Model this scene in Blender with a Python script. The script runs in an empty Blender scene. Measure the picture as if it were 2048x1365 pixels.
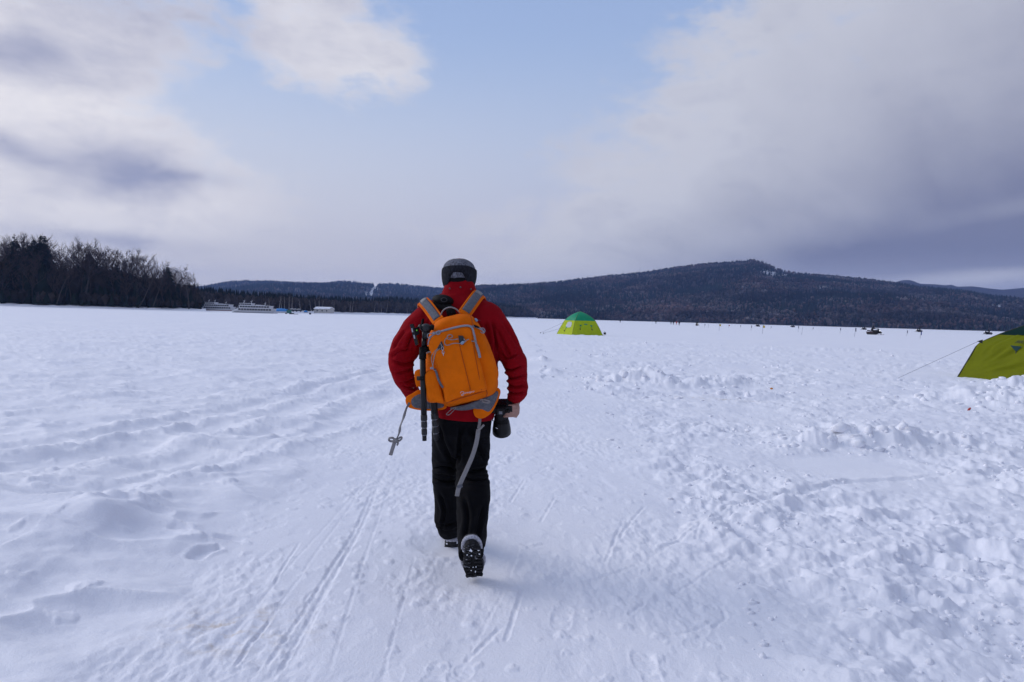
import bpy, bmesh, math, random
import numpy as np
from mathutils import Vector, Matrix
SC = bpy.context.scene
COL = SC.collection
rad = math.radians
# ------------------------------------------------------------------ camera
CAM_H = 1.45
F = 2048 * 24.0 / 36.0
PITCH, ROLL = rad(2.01), rad(1.587)
fw = Vector((0, math.cos(PITCH), -math.sin(PITCH)))
u0 = Vector((0, math.sin(PITCH), math.cos(PITCH)))
r0 = Vector((1, 0, 0))
UP = u0 * math.cos(ROLL) - r0 * math.sin(ROLL)
RT = r0 * math.cos(ROLL) + u0 * math.sin(ROLL)
cam_d = bpy.data.cameras.new('camera')
cam = bpy.data.objects.new('camera', cam_d)
COL.objects.link(cam)
cam_d.lens = 24.0
cam_d.sensor_width = 36.0
cam_d.clip_start = 0.05
cam_d.clip_end = 40000
cam.matrix_world = Matrix(((RT.x, UP.x, -fw.x, 0), (RT.y, UP.y, -fw.y, 0), (RT.z, UP.z, -fw.z, CAM_H), (0, 0, 0, 1)))
SC.camera = cam

def ray(px, py):
    return fw + RT * ((px - 1024) / F) + UP * ((682.5 - py) / F)
def P(px, py, Y):
    """photo point -> place in the world at the depth Y (metres ahead)"""
    d = ray(px, py)
    return Vector((0, 0, CAM_H)) + d * (Y / d.y)
def G(px, py):
    """photo point -> spot on the snow"""
    d = ray(px, py)
    return Vector((0, 0, CAM_H)) + d * (CAM_H / -d.z)
def AE(px, py):
    d = ray(px, py).normalized()
    return math.degrees(math.atan2(d.x, d.y)), math.degrees(math.asin(d.z))
def onground(px, Y):
    d = ray(px, 606.2 + 0.0277 * px)
    return Vector((d.x / d.y * Y, Y, 0))

# ------------------------------------------------------------------ light
SUN_AZ, SUN_EL = rad(-68), rad(29)          # left, a little ahead
sd = Vector((math.sin(SUN_AZ) * math.cos(SUN_EL), math.cos(SUN_AZ) * math.cos(SUN_EL), math.sin(SUN_EL)))
sl = bpy.data.lights.new('sun', 'SUN')
sl.energy = 1.45
sl.angle = rad(32)
sl.color = (1.0, 0.95, 0.93)
so = bpy.data.objects.new('sun', sl)
COL.objects.link(so)
so.rotation_euler = (-sd).to_track_quat('-Z', 'Y').to_euler()
so.location = (-40, 10, 60)
SC.view_settings.view_transform = 'Standard'
SC.view_settings.look = 'None'
SC.view_settings.exposure = 0.0
SC.view_settings.gamma = 1.0
SC.view_settings.use_curve_mapping = False
SC.cycles.max_bounces = 6
SC.cycles.diffuse_bounces = 3
SC.cycles.transparent_max_bounces = 8
SC.cycles.volume_bounces = 0
SC.cycles.use_denoising = True

class NT:
    """small helper to write node trees as expressions"""
    def __init__(s, tree):
        s.t = tree
        s.n = tree.nodes
        s.l = tree.links
    def put(s, sock, v):
        if isinstance(v, bpy.types.NodeSocket):
            s.l.new(v, sock)
        elif v is not None:
            if sock.type == 'RGBA' and not isinstance(v, (int, float)) and len(v) == 3:
                v = (*v, 1)
            sock.default_value = v
    def math(s, op, a, b=None, c=None, clamp=False):
        n = s.n.new('ShaderNodeMath'); n.operation = op; n.use_clamp = clamp
        for i, v in enumerate((a, b, c)):
            if v is not None: s.put(n.inputs[i], v)
        return n.outputs[0]
    def add(s, *a):
        r = a[0]
        for b in a[1:]: r = s.math('ADD', r, b)
        return r
    def sub(s, a, b): return s.math('SUBTRACT', a, b)
    def mul(s, *a):
        r = a[0]
        for b in a[1:]: r = s.math('MULTIPLY', r, b)
        return r
    def step(s, x, lo, hi):
        n = s.n.new('ShaderNodeMapRange'); n.interpolation_type = 'SMOOTHSTEP'
        s.put(n.inputs[0], x); n.inputs[1].default_value = lo; n.inputs[2].default_value = hi
        return n.outputs[0]
    def mix(s, f, a, b, blend='MIX'):
        n = s.n.new('ShaderNodeMix'); n.data_type = 'RGBA'; n.blend_type = blend
        s.put(n.inputs[0], f); s.put(n.inputs[6], a); s.put(n.inputs[7], b)
        return n.outputs[2]
    def vmul(s, v, k):
        n = s.n.new('ShaderNodeVectorMath'); n.operation = 'MULTIPLY'
        s.put(n.inputs[0], v); n.inputs[1].default_value = k
        return n.outputs[0]
    def vadd(s, v, k):
        n = s.n.new('ShaderNodeVectorMath'); n.operation = 'ADD'
        s.put(n.inputs[0], v); s.put(n.inputs[1], k)
        return n.outputs[0]
    def noise(s, v, scale, detail=4, rough=0.5, dist=0.0, color=False):
        n = s.n.new('ShaderNodeTexNoise')
        if v is not None: s.put(n.inputs['Vector'], v)
        n.inputs['Scale'].default_value = scale; n.inputs['Detail'].default_value = detail
        n.inputs['Roughness'].default_value = rough; n.inputs['Distortion'].default_value = dist
        return n.outputs[1 if color else 0]

# ------------------------------------------------------------------ sky
def make_world():
    w = bpy.data.worlds.new('World'); SC.world = w
    w.use_nodes = True
    t = NT(w.node_tree); t.n.clear()
    out = t.n.new('ShaderNodeOutputWorld'); bg = t.n.new('ShaderNodeBackground')
    bg.inputs[1].default_value = 0.1
    t.l.new(bg.outputs[0], out.inputs[0])
    sky = t.n.new('ShaderNodeTexSky'); sky.sky_type = 'NISHITA'; sky.sun_disc = False
    sky.sun_elevation = SUN_EL; sky.sun_rotation = SUN_AZ
    sky.air_density = 1.0; sky.dust_density = 0.6; sky.ozone_density = 1.5
    tc = t.n.new('ShaderNodeTexCoord'); v = tc.outputs['Generated']
    sx = t.n.new('ShaderNodeSeparateXYZ'); t.l.new(v, sx.inputs[0])
    x, y, z = sx.outputs
    az = t.mul(t.math('ARCTAN2', x, y), 57.2958)
    el = t.mul(t.math('ARCSINE', z), 57.2958)
    # cloud plane coordinates: flattened towards the horizon
    zz = t.add(t.math('ABSOLUTE', z), 0.10)
    cx = t.n.new('ShaderNodeCombineXYZ')
    t.put(cx.inputs[0], t.math('DIVIDE', x, zz)); t.put(cx.inputs[1], t.math('DIVIDE', y, zz))
    pl = cx.outputs[0]
    n_pl = t.noise(pl, 0.9, 7, 0.55, 0.3)
    rot = t.n.new('ShaderNodeVectorRotate'); rot.inputs['Angle'].default_value = rad(-52)
    rot.rotation_type = 'Z_AXIS'; t.l.new(pl, rot.inputs['Vector'])
    n_st = t.noise(t.vmul(rot.outputs[0], (0.22, 1.1, 1)), 1.5, 6, 0.55, 0.4)
    n_3 = t.noise(t.vmul(v, (1, 1, 1.6)), 6.0, 10, 0.62, 0.15)
    n_4 = t.noise(t.vadd(t.vmul(v, (1, 1, 2.4)), (3.1, 1.7, 0.4)), 15, 8, 0.62, 0.2)
    def blob(px, py, wx, wy, tilt=0.0):
        a, e = AE(px, py)
        da = t.sub(az, a); de = t.sub(el, e)
        if tilt:
            c, s_ = math.cos(rad(tilt)), math.sin(rad(tilt))
            da, de = t.add(t.mul(da, c), t.mul(de, s_)), t.sub(t.mul(de, c), t.mul(da, s_))
        q = t.add(t.math('POWER', t.mul(da, 1 / (wx * 0.042)), 2), t.math('POWER', t.mul(de, 1 / (wy * 0.042)), 2))
        return t.math('EXPONENT', t.mul(q, -1.0))
    def S(k, b): return t.mul(b, k)
    # how much of the sky is cloud
    nn = t.add(t.mul(t.sub(n_3, 0.5), 1.25), t.mul(t.sub(n_4, 0.5), 0.8), t.mul(t.sub(n_pl, 0.5), 0.3))
    # right bank: everything right of a line slanting down to the left
    (a1, e1), (a2, e2) = AE(1400, 0), AE(1000, 420)
    nx, ny = (e1 - e2), -(a1 - a2); L = math.hypot(nx, ny); nx /= L; ny /= L
    dist = t.add(t.mul(t.sub(az, a1), nx), t.mul(t.sub(el, e1), ny))
    bank = t.mul(t.step(dist, -11, 13), t.step(az, 175, 60))
    front = t.step(t.math('ABSOLUTE', az), 60, 42)       # the sky in view; further round the cover is broken cloud
    bias = t.add(-0.30, t.mul(bank, 0.95), S(0.55, blob(690, 80, 230, 125)), S(0.25, blob(820, 160, 120, 40)),
                 S(0.20, blob(580, 10, 160, 60)), S(0.78, blob(40, 330, 330, 200)), S(0.66, blob(130, 40, 330, 110)),
                 S(0.5, blob(280, 380, 210, 80)), S(0.30, blob(1060, 120, 70, 60)), S(0.3, blob(1040, 265, 70, 30)),
                 S(-0.35, blob(960, 250, 240, 120)), S(-0.3, blob(1130, 40, 150, 90)), S(-0.40, blob(430, 190, 150, 70)), S(-0.3, blob(470, 40, 70, 60)),
                 t.mul(t.sub(1.0, front), 0.36))
    cov = t.step(t.add(bias, nn), -0.08, 0.36)
    # thin bright veil low down
    veil = t.mul(t.step(el, 23, 3), 0.95)
    # greyness of the cloud bodies
    grey = t.add(S(0.95, blob(255, 345, 125, 55)), S(0.45, blob(390, 356, 70, 13)), S(0.75, blob(20, 108, 140, 38, 0)),
                 S(0.66, blob(230, 20, 250, 75)), S(0.5, blob(10, 290, 60, 22, -25)), S(0.75, blob(250, 487, 170, 17, -3)), S(.3, blob(700, 20, 120, 40)),
                 t.mul(t.sub(n_3, 0.5), 0.9), t.mul(t.sub(n_4, 0.5), 0.9))
    grey = t.math('MULTIPLY', grey, 1.0, clamp=True)
    gloom = t.add(t.mul(t.step(dist, -1, 33), 0.74), S(0.36, blob(1990, 440, 520, 130, 9)), S(-0.45, blob(1180, 300, 200, 170, -25)),
                  S(0.28, blob(1880, 512, 380, 34, 4)), S(-0.75, blob(1970, 555, 220, 14, 5)), S(-0.25, blob(2048, 415, 110, 18, 8)), S(-.15, blob(1560, 460, 160, 30, 10)),
                  t.mul(t.sub(n_st, 0.5), 0.6), t.mul(t.sub(n_3, 0.5), 0.35))
    gloom = t.mul(t.math('MULTIPLY', gloom, 1.0, clamp=True), t.step(dist, -6, 4))
    white = t.mix(t.step(az, -38, 20), (8.8, 8.6, 9.0), (6.0, 6.2, 7.15))
    c = t.mix(grey, white, (3.7, 3.95, 5.5))
    c = t.mix(gloom, c, (2.1, 2.28, 3.5))
    blue = t.mix(0.78, sky.outputs[0], t.mix(t.step(el, 6, 28), (6.0, 7.2, 9.3), (3.9, 5.2, 8.3)))
    hz = t.mix(t.step(az, -32, 34), (7.2, 7.05, 7.7), (4.55, 4.8, 6.5))
    base = t.mix(veil, blue, hz)
    base = t.mix(cov, base, c)
    low = t.mul(t.step(el, 6.0, 0.5), 0.75)
    base = t.mix(low, base, t.mix(1.0, hz, (1.38, 1.35, 1.26), 'MULTIPLY'))
    t.l.new(base, bg.inputs[0])
make_world()

# ------------------------------------------------------------------ helpers: things, parts, materials
def tag(o, label=None, cat=None, group=None, kind=None):
    if label: o['label'] = label
    if cat: o['category'] = cat
    if group: o['group'] = group
    if kind: o['kind'] = kind
    return o
def empty(name, loc=(0, 0, 0), rz=0.0, label=None, cat=None, group=None):
    o = bpy.data.objects.new(name, None); COL.objects.link(o)
    o.location = loc; o.rotation_euler = (0, 0, rz); o.empty_display_size = 0.2
    return tag(o, label, cat, group)
def link(name, me, mat=None, parent=None, loc=None, world=False):
    o = bpy.data.objects.new(name, me); COL.objects.link(o)
    if mat is not None and not me.materials: me.materials.append(mat)
    if parent is not None:
        o.parent = parent
        if world:      # vertices were given in world space
            o.matrix_parent_inverse = parent.matrix_basis.inverted() if parent.parent is None else (parent.parent.matrix_basis @ parent.matrix_basis).inverted()
    if loc is not None: o.location = loc
    return o
def mesh(name, V, Fc, smooth=False):
    me = bpy.data.meshes.new(name)
    me.from_pydata([tuple(v) for v in V], [], [tuple(f) for f in Fc])
    if smooth: me.polygons.foreach_set('use_smooth', [True] * len(me.polygons))
    me.update()
    return me
def np_mesh(name, V, Q, smooth=True):
    """fast mesh from arrays; Q is (n,3) or (n,4)"""
    me = bpy.data.meshes.new(name)
    V = np.asarray(V, dtype=np.float32); Q = np.asarray(Q, dtype=np.int32)
    k = Q.shape[1]
    me.vertices.add(len(V)); me.vertices.foreach_set('co', V.ravel())
    me.loops.add(Q.size); me.loops.foreach_set('vertex_index', Q.ravel())
    me.polygons.add(len(Q)); me.polygons.foreach_set('loop_start', np.arange(0, Q.size, k, dtype=np.int32))
    me.polygons.foreach_set('use_smooth', np.full(len(Q), smooth))
    me.update(calc_edges=True)
    return me

class MB:
    """collects simple shapes into one mesh"""
    def __init__(s): s.V = []; s.F = []
    def poly(s, pts, faces):
        b = len(s.V); s.V += [Vector(p) for p in pts]; s.F += [[i + b for i in f] for f in faces]
        return s
    def box(s, c, d, rot=None):
        c = Vector(c); hx, hy, hz = d[0] / 2, d[1] / 2, d[2] / 2
        pts = [Vector((a * hx, b * hy, e * hz)) for e in (-1, 1) for b in (-1, 1) for a in (-1, 1)]
        if rot is not None: pts = [rot @ p for p in pts]
        return s.poly([p + c for p in pts], [(0, 2, 3, 1), (4, 5, 7, 6), (0, 1, 5, 4), (2, 6, 7, 3), (0, 4, 6, 2), (1, 3, 7, 5)])
    def rings(s, rings, cap=True, closed=False):
        b = len(s.V); n = len(rings[0])
        for r in rings: s.V += [Vector(p) for p in r]
        m = len(rings)
        for i in range(m if closed else m - 1):
            i2 = (i + 1) % m
            for j in range(n):
                k = (j + 1) % n
                s.F.append([b + i * n + j, b + i * n + k, b + i2 * n + k, b + i2 * n + j])
        if cap and not closed:
            s.F.append([b + j for j in range(n)][::-1]); s.F.append([b + (m - 1) * n + j for j in range(n)])
        return s
    def tube(s, pts, rads, n=8, cap=True, flat=None, side=None, closed=False):
        """tube along pts; flat=(w,t): strap of half width w and half thickness t, side = its width direction"""
        pts = [Vector(p) for p in pts]
        if isinstance(rads, (int, float)): rads = [rads] * len(pts)
        rings = []; prev = None
        m = len(pts)
        for i, p in enumerate(pts):
            if closed: d = pts[(i + 1) % m] - pts[i - 1]
            else: d = pts[min(i + 1, m - 1)] - pts[max(i - 1, 0)]
            if d.length < 1e-9: d = Vector((0, 0, 1))
            d.normalize()
            if side is not None: a = (Vector(side) if not isinstance(side, list) else Vector(side[i]))
            elif prev is not None: a = prev
            else: a = Vector((1, 0, 0)) if abs(d.x) < 0.9 else Vector((0, 1, 0))
            a = a - d * a.dot(d)
            if a.length < 1e-6: a = d.orthogonal()
            a.normalize(); b = d.cross(a); prev = a
            ring = []
            for j in range(n):
                th = 2 * math.pi * (j + (0.5 if n == 4 else 0)) / n
                c, q = math.cos(th), math.sin(th)
                if flat is not None:
                    if n == 4: c = math.copysign(1, c); q = math.copysign(1, q)
                    w, tt = flat[0] * rads[i], flat[1] * rads[i]
                else: w = tt = rads[i]
                ring.append(p + a * (c * w) + b * (q * tt))
            rings.append(ring)
        return s.rings(rings, cap, closed)
    def ball(s, c, r, nu=10, nv=7, rot=None):
        c = Vector(c); r = Vector((r, r, r)) if isinstance(r, (int, float)) else Vector(r)
        rings = []
        for i in range(1, nv):
            th = math.pi * i / nv
            ring = []
            for j in range(nu):
                ph = 2 * math.pi * j / nu
                p = Vector((r.x * math.sin(th) * math.cos(ph), r.y * math.sin(th) * math.sin(ph), -r.z * math.cos(th)))
                ring.append(c + (rot @ p if rot is not None else p))
            rings.append(ring)
        b = len(s.V)
        s.rings(rings, cap=False)
        lo = Vector((0, 0, -r.z)); hi = Vector((0, 0, r.z))
        if rot is not None: lo = rot @ lo; hi = rot @ hi
        s.V += [c + lo, c + hi]; k = len(s.V)
        m = b + (nv - 2) * nu
        for j in range(nu):
            q = (j + 1) % nu
            s.F.append([k - 2, b + q, b + j]); s.F.append([k - 1, m + j, m + q])
        return s
    def me(s, name, smooth=False): return mesh(name, s.V, s.F, smooth)
    def build(s, name, mat, parent=None, smooth=False, world=False):
        return link(name, s.me(name, smooth), mat, parent, world=world)

def remesh(mb, voxel, smooth=2, name='m'):
    """fuse overlapping closed shapes into one skin"""
    me = mb.me(name) if isinstance(mb, MB) else mb
    bm = bmesh.new(); bm.from_mesh(me); bmesh.ops.recalc_face_normals(bm, faces=bm.faces); bm.to_mesh(me); bm.free()
    o = bpy.data.objects.new('tmp', me); COL.objects.link(o)
    m = o.modifiers.new('r', 'REMESH'); m.mode = 'VOXEL'; m.voxel_size = voxel; m.use_smooth_shade = True
    if smooth:
        q = o.modifiers.new('s', 'SMOOTH'); q.iterations = smooth; q.factor = 0.5
    dg = bpy.context.evaluated_depsgraph_get(); dg.update()
    r = bpy.data.meshes.new_from_object(o.evaluated_get(dg))
    bpy.data.objects.remove(o); r.name = name
    r.polygons.foreach_set('use_smooth', [True] * len(r.polygons))
    return r
def subsurf(me, lv):
    o = bpy.data.objects.new('tmp', me); COL.objects.link(o)
    m = o.modifiers.new('s', 'SUBSURF'); m.levels = lv; m.render_levels = lv
    dg = bpy.context.evaluated_depsgraph_get(); dg.update()
    r = bpy.data.meshes.new_from_object(o.evaluated_get(dg)); bpy.data.objects.remove(o)
    r.polygons.foreach_set('use_smooth', [True] * len(r.polygons))
    return r
def get_vn(me):
    n = len(me.vertices); a = np.empty(n * 3, np.float32); me.vertices.foreach_get('co', a)
    b = np.empty(n * 3, np.float32); me.vertices.foreach_get('normal', b)
    return a.reshape(-1, 3), b.reshape(-1, 3)
def put_v(me, V):
    me.vertices.foreach_set('co', np.asarray(V, np.float32).ravel()); me.update()

# numpy gradient noise
def _h(ix, iy, iz, seed):
    h = (ix.astype(np.int64) * 374761393 + iy.astype(np.int64) * 668265263 + iz * 2147483647 + seed * 974634877) & 0xFFFFFFFF
    h = ((h ^ (h >> 13)) * 1274126177) & 0xFFFFFFFF
    return (h ^ (h >> 16)) & 0xFFFFFFFF
_ang = np.arange(256) * (2 * np.pi / 256)
_cs, _sn = np.cos(_ang), np.sin(_ang)
def pn2(x, y, seed=0):
    xi = np.floor(x); yi = np.floor(y); fx = x - xi; fy = y - yi
    ux = fx * fx * fx * (fx * (fx * 6 - 15) + 10); uy = fy * fy * fy * (fy * (fy * 6 - 15) + 10)
    def g(a, b):
        h = _h(xi + a, yi + b, 0, seed) & 255
        return _cs[h] * (fx - a) + _sn[h] * (fy - b)
    a = g(0, 0); b = g(1, 0); c = g(0, 1); d = g(1, 1)
    return 1.5 * ((a + ux * (b - a)) + uy * ((c + ux * (d - c)) - (a + ux * (b - a))))
def fbm2(x, y, oct=4, seed=0, gain=0.5):
    r = 0; a = 1.0
    for i in range(oct):
        r = r + a * pn2(x * 2 ** i, y * 2 ** i, seed + i * 17); a *= gain
    return r
_g3 = np.random.RandomState(3).normal(size=(256, 3)); _g3 /= np.linalg.norm(_g3, axis=1)[:, None]
def pn3(p, seed=0):
    i = np.floor(p); f = p - i; u = f * f * f * (f * (f * 6 - 15) + 10)
    def g(a, b, c):
        h = _h(i[:, 0] + a, i[:, 1] + b, (i[:, 2] + c).astype(np.int64), seed) & 255
        q = _g3[h]
        return q[:, 0] * (f[:, 0] - a) + q[:, 1] * (f[:, 1] - b) + q[:, 2] * (f[:, 2] - c)
    x0 = lambda b, c: g(0, b, c) + u[:, 0] * (g(1, b, c) - g(0, b, c))
    y0 = lambda c: x0(0, c) + u[:, 1] * (x0(1, c) - x0(0, c))
    return 1.5 * (y0(0) + u[:, 2] * (y0(1) - y0(0)))
def sstep(x, a, b):
    t = np.clip((x - a) / (b - a), 0, 1); return t * t * (3 - 2 * t)

MATS = {}
def mat(name, col, rough=0.6, spec=0.4, metal=0.0, var=0.12, vscale=20.0, bump=0.0, bscale=200.0, sheen=0.0, attr=None, transl=0.0, coat=0.0, stretch=None):
    if name in MATS: return MATS[name]
    m = bpy.data.materials.new(name); m.use_nodes = True; MATS[name] = m
    t = NT(m.node_tree); b = t.n['Principled BSDF']
    tc = t.n.new('ShaderNodeTexCoord'); v = tc.outputs['Object']
    if stretch: v = t.vmul(v, stretch)
    c = (*col, 1)
    if attr:
        a = t.n.new('ShaderNodeAttribute'); a.attribute_name = attr; c = a.outputs['Color']
    if var:
        nz = t.noise(v, vscale, 5, 0.6)
        lo = t.mix(1.0, c, (1 - var, 1 - var, 1 - var), 'MULTIPLY'); hi = t.mix(1.0, c, (1 + var, 1 + var, 1 + var), 'MULTIPLY')
        c = t.mix(t.step(nz, 0.3, 0.7), lo, hi)
        t.put(b.inputs['Base Color'], c)
        t.put(b.inputs['Roughness'], t.add(rough - 0.06, t.mul(nz, 0.12)))
    else:
        t.put(b.inputs['Base Color'], c); b.inputs['Roughness'].default_value = rough
    b.inputs['Specular IOR Level'].default_value = spec
    b.inputs['Metallic'].default_value = metal
    b.inputs['Coat Weight'].default_value = coat
    if sheen: b.inputs['Sheen Weight'].default_value = sheen
    if bump:
        bp = t.n.new('ShaderNodeBump'); bp.inputs['Strength'].default_value = bump; bp.inputs['Distance'].default_value = 0.01
        t.put(bp.inputs['Height'], t.noise(v, bscale, 4, 0.6)); t.l.new(bp.outputs[0], b.inputs['Normal'])
    if transl:
        tr = t.n.new('ShaderNodeBsdfTranslucent'); t.put(tr.inputs[0], c)
        mx = t.n.new('ShaderNodeMixShader'); mx.inputs[0].default_value = transl
        t.l.new(b.outputs[0], mx.inputs[1]); t.l.new(tr.outputs[0], mx.inputs[2])
        t.l.new(mx.outputs[0], t.n['Material Output'].inputs[0])
    return m
def set_attr(me, cols, name='tint'):
    a = me.color_attributes.new(name, 'FLOAT_COLOR', 'POINT')
    c = np.ones((len(me.vertices), 4), np.float32); c[:, :3] = cols
    a.data.foreach_set('color', c.ravel())
# ------------------------------------------------------------------ snow-covered lake
def G2(px, py):
    p = G(px, py); return (p.x, p.y)
def seg_dist(x, y, pts):
    """distance to a polyline and the position along it"""
    best = np.full(x.shape, 1e9); along = np.zeros(x.shape); side = np.zeros(x.shape); s0 = 0.0
    for (ax, ay), (bx, by) in zip(pts[:-1], pts[1:]):
        dx, dy = bx - ax, by - ay; L2 = dx * dx + dy * dy + 1e-12; L = math.sqrt(L2)
        t = np.clip(((x - ax) * dx + (y - ay) * dy) / L2, 0, 1)
        ex, ey = x - (ax + t * dx), y - (ay + t * dy)
        d = np.hypot(ex, ey); m = d < best
        best = np.where(m, d, best); along = np.where(m, s0 + t * L, along)
        side = np.where(m, np.sign(dx * ey - dy * ex), side); s0 += L
    return best, along / s0, side
def lumps(x, y, cell, prob, seed, hmin=0.3, hmax=1.0, wx=1.0):
    """heap of rounded chunks: the highest of random blobs, one per cell"""
    wpx = pn2(x / cell * 1.3, y / cell * 1.3, seed + 5) * 0.34 + pn2(x / cell * 3.1, y / cell * 3.1, seed + 9) * 0.15
    wpy = pn2(x / cell * 1.3 + 40, y / cell * 1.3, seed + 6) * 0.34 + pn2(x / cell * 3.1 + 40, y / cell * 3.1, seed + 8) * 0.15
    X = x / cell + wpx; Y = y / cell * wx + wpy
    xi = np.floor(X); yi = np.floor(Y); r = np.zeros(x.shape)
    for a in (-1, 0, 1):
        for b in (-1, 0, 1):
            h = _h(xi + a, yi + b, 1, seed)
            rx = (h & 255) / 255.0; ry = ((h >> 8) & 255) / 255.0; rr = ((h >> 16) & 255) / 255.0; rp = ((h >> 24) & 255) / 255.0
            d2 = (X - xi - a - rx) ** 2 + (Y - yi - b - ry) ** 2
            R = 0.28 + 0.55 * rr
            q = np.clip(1 - d2 / (R * R), 0, 1)
            hh = np.sqrt(q) * (0.25 + 0.75 * q ** 0.3) * (hmin + (hmax - hmin) * rr) * (rp < prob)
            r = np.maximum(r, hh)
    return r * cell
# edge of the trodden path on the right, beyond it the snow is broken up
_rb = [G2(*p) for p in [(1075, 690), (1080, 720), (1090, 760), (1140, 800), (1215, 880), (1285, 980), (1330, 1060), (1420, 1200), (1520, 1365)]]
_rb = sorted(_rb, key=lambda p: p[1]); _rby = np.array([p[1] for p in _rb]); _rbx = np.array([p[0] for p in _rb])
_lb = sorted([G2(*q) for q in [(810, 700), (790, 740), (735, 830), (640, 920), (560, 990), (500, 1060), (430, 1150), (340, 1260), (250, 1365)]], key=lambda q: q[1]); _lby = np.array([q[1] for q in _lb]); _lbx = np.array([q[0] for q in _lb])
STROKES = []    # (polyline, half width, depth, berm, raggedness)
def stroke(px, w, dep, berm=0.4, rag=0.2): STROKES.append(([G2(*p) for p in px], w, dep, berm, rag))
# ruts running from the left to the far end of the path
stroke([(-200, 925), (120, 890), (400, 838), (600, 790), (790, 738)], 0.24, 0.10, 0.7, 0.4)
stroke([(-200, 985), (100, 930), (380, 868), (600, 812), (800, 748)], 0.26, 0.11, 0.7, 0.4)
stroke([(-200, 880), (150, 858), (420, 820), (620, 778), (780, 732)], 0.2, 0.05, 0.7, 0.4)
stroke([(-100, 1050), (200, 975), (430, 905), (640, 850), (820, 780)], 0.30, 0.10, 0.6, 0.5)
stroke([(180, 1015), (330, 950), (520, 905), (680, 850)], 0.16, 0.07, 0.6, 0.5)
stroke([(-50, 830), (300, 795), (520, 780), (700, 745)], 0.3, 0.05, 0.5, 0.7)
stroke([(-50, 690), (250, 680), (480, 668), (700, 655), (770, 650)], 0.35, 0.05, 0.8, 0.5)
stroke([(-50, 765), (150, 757), (330, 752), (420, 756)], 0.3, 0.05, 0.6, 0.8)
stroke([(90, 800), (300, 795), (560, 800)], 0.12, 0.03, 0.6, 0.8)
# drift ridges
stroke([(150, 1060), (260, 1022), (330, 1035), (430, 1040)], 0.10, -0.035, 0.2, 0.3)
stroke([(340, 1065), (420, 1080), (490, 1084)], 0.035, 0.03, 0.6, 0.2)
stroke([(385, 1125), (410, 1108), (445, 1100)], 0.04, 0.028, 0.6, 0.2)
stroke([(300, 960), (480, 930), (560, 950), (590, 938)], 0.15, -0.06, 0.2, 0.6)
# ski tracks beside the walker
stroke([(752, 985), (742, 1010), (722, 1060), (700, 1105), (660, 1170), (625, 1230), (580, 1310), (540, 1375)], 0.010, 0.0056, 0.35, 0.45)
stroke([(744, 985), (733, 1010), (712, 1060), (688, 1105), (648, 1165), (606, 1230), (550, 1310), (510, 1375)], 0.010, 0.0056, 0.35, 0.45)
stroke([(745, 1000), (700, 1100), (640, 1200), (565, 1365)], 0.03, 0.005, 0.3, 0.9)
stroke([(545, 1240), (500, 1290), (470, 1340)], 0.009, 0.008, 0.5, 0.1)
stroke([(600, 1090), (570, 1135), (548, 1175)], 0.008, 0.006, 0.5, 0.1)
for q in ([(440, 1375), (600, 1160), (720, 985), (800, 880), (850, 790)], [(650, 1375), (720, 1150), (770, 1000), (815, 900)], [(760, 1375), (830, 1120)], [(380, 1375), (500, 1230), (640, 1070), (740, 950)],
          [(905, 1375), (1000, 1200), (1040, 1100)], [(560, 1375), (680, 1140), (760, 960), (830, 830)]): stroke(q, 0.009, 0.0027, 0.4, 0.6)
# scrapes on the right
for q in ([(1300, 1115), (1370, 1080), (1480, 1030)], [(1330, 1095), (1460, 1020), (1560, 985)], [(1380, 1070), (1500, 1010), (1640, 968)], [(1420, 1035), (1560, 995), (1700, 960)],
          [(1235, 1085), (1262, 1050), (1290, 1018)], [(1390, 1090), (1400, 1060)], [(1195, 1160), (1275, 1135)], [(1255, 1235), (1290, 1210)], [(1340, 1195), (1420, 1150), (1470, 1118)],
          [(1315, 1275), (1370, 1272), (1425, 1248)], [(1440, 1215), (1452, 1240), (1425, 1262)], [(1440, 1095), (1495, 1065)], [(1300, 1120), (1390, 1072)],
          [(1110, 1000), (1080, 1050)], [(1240, 1060), (1210, 1130)], [(1050, 960), (1020, 1010)], [(1075, 848), (1130, 846)], [(1045, 1180), (1010, 1290)], [(930, 1330), (1000, 1260)]):
    stroke(q, 0.011, 0.0065, 0.4, 0.35)
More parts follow.
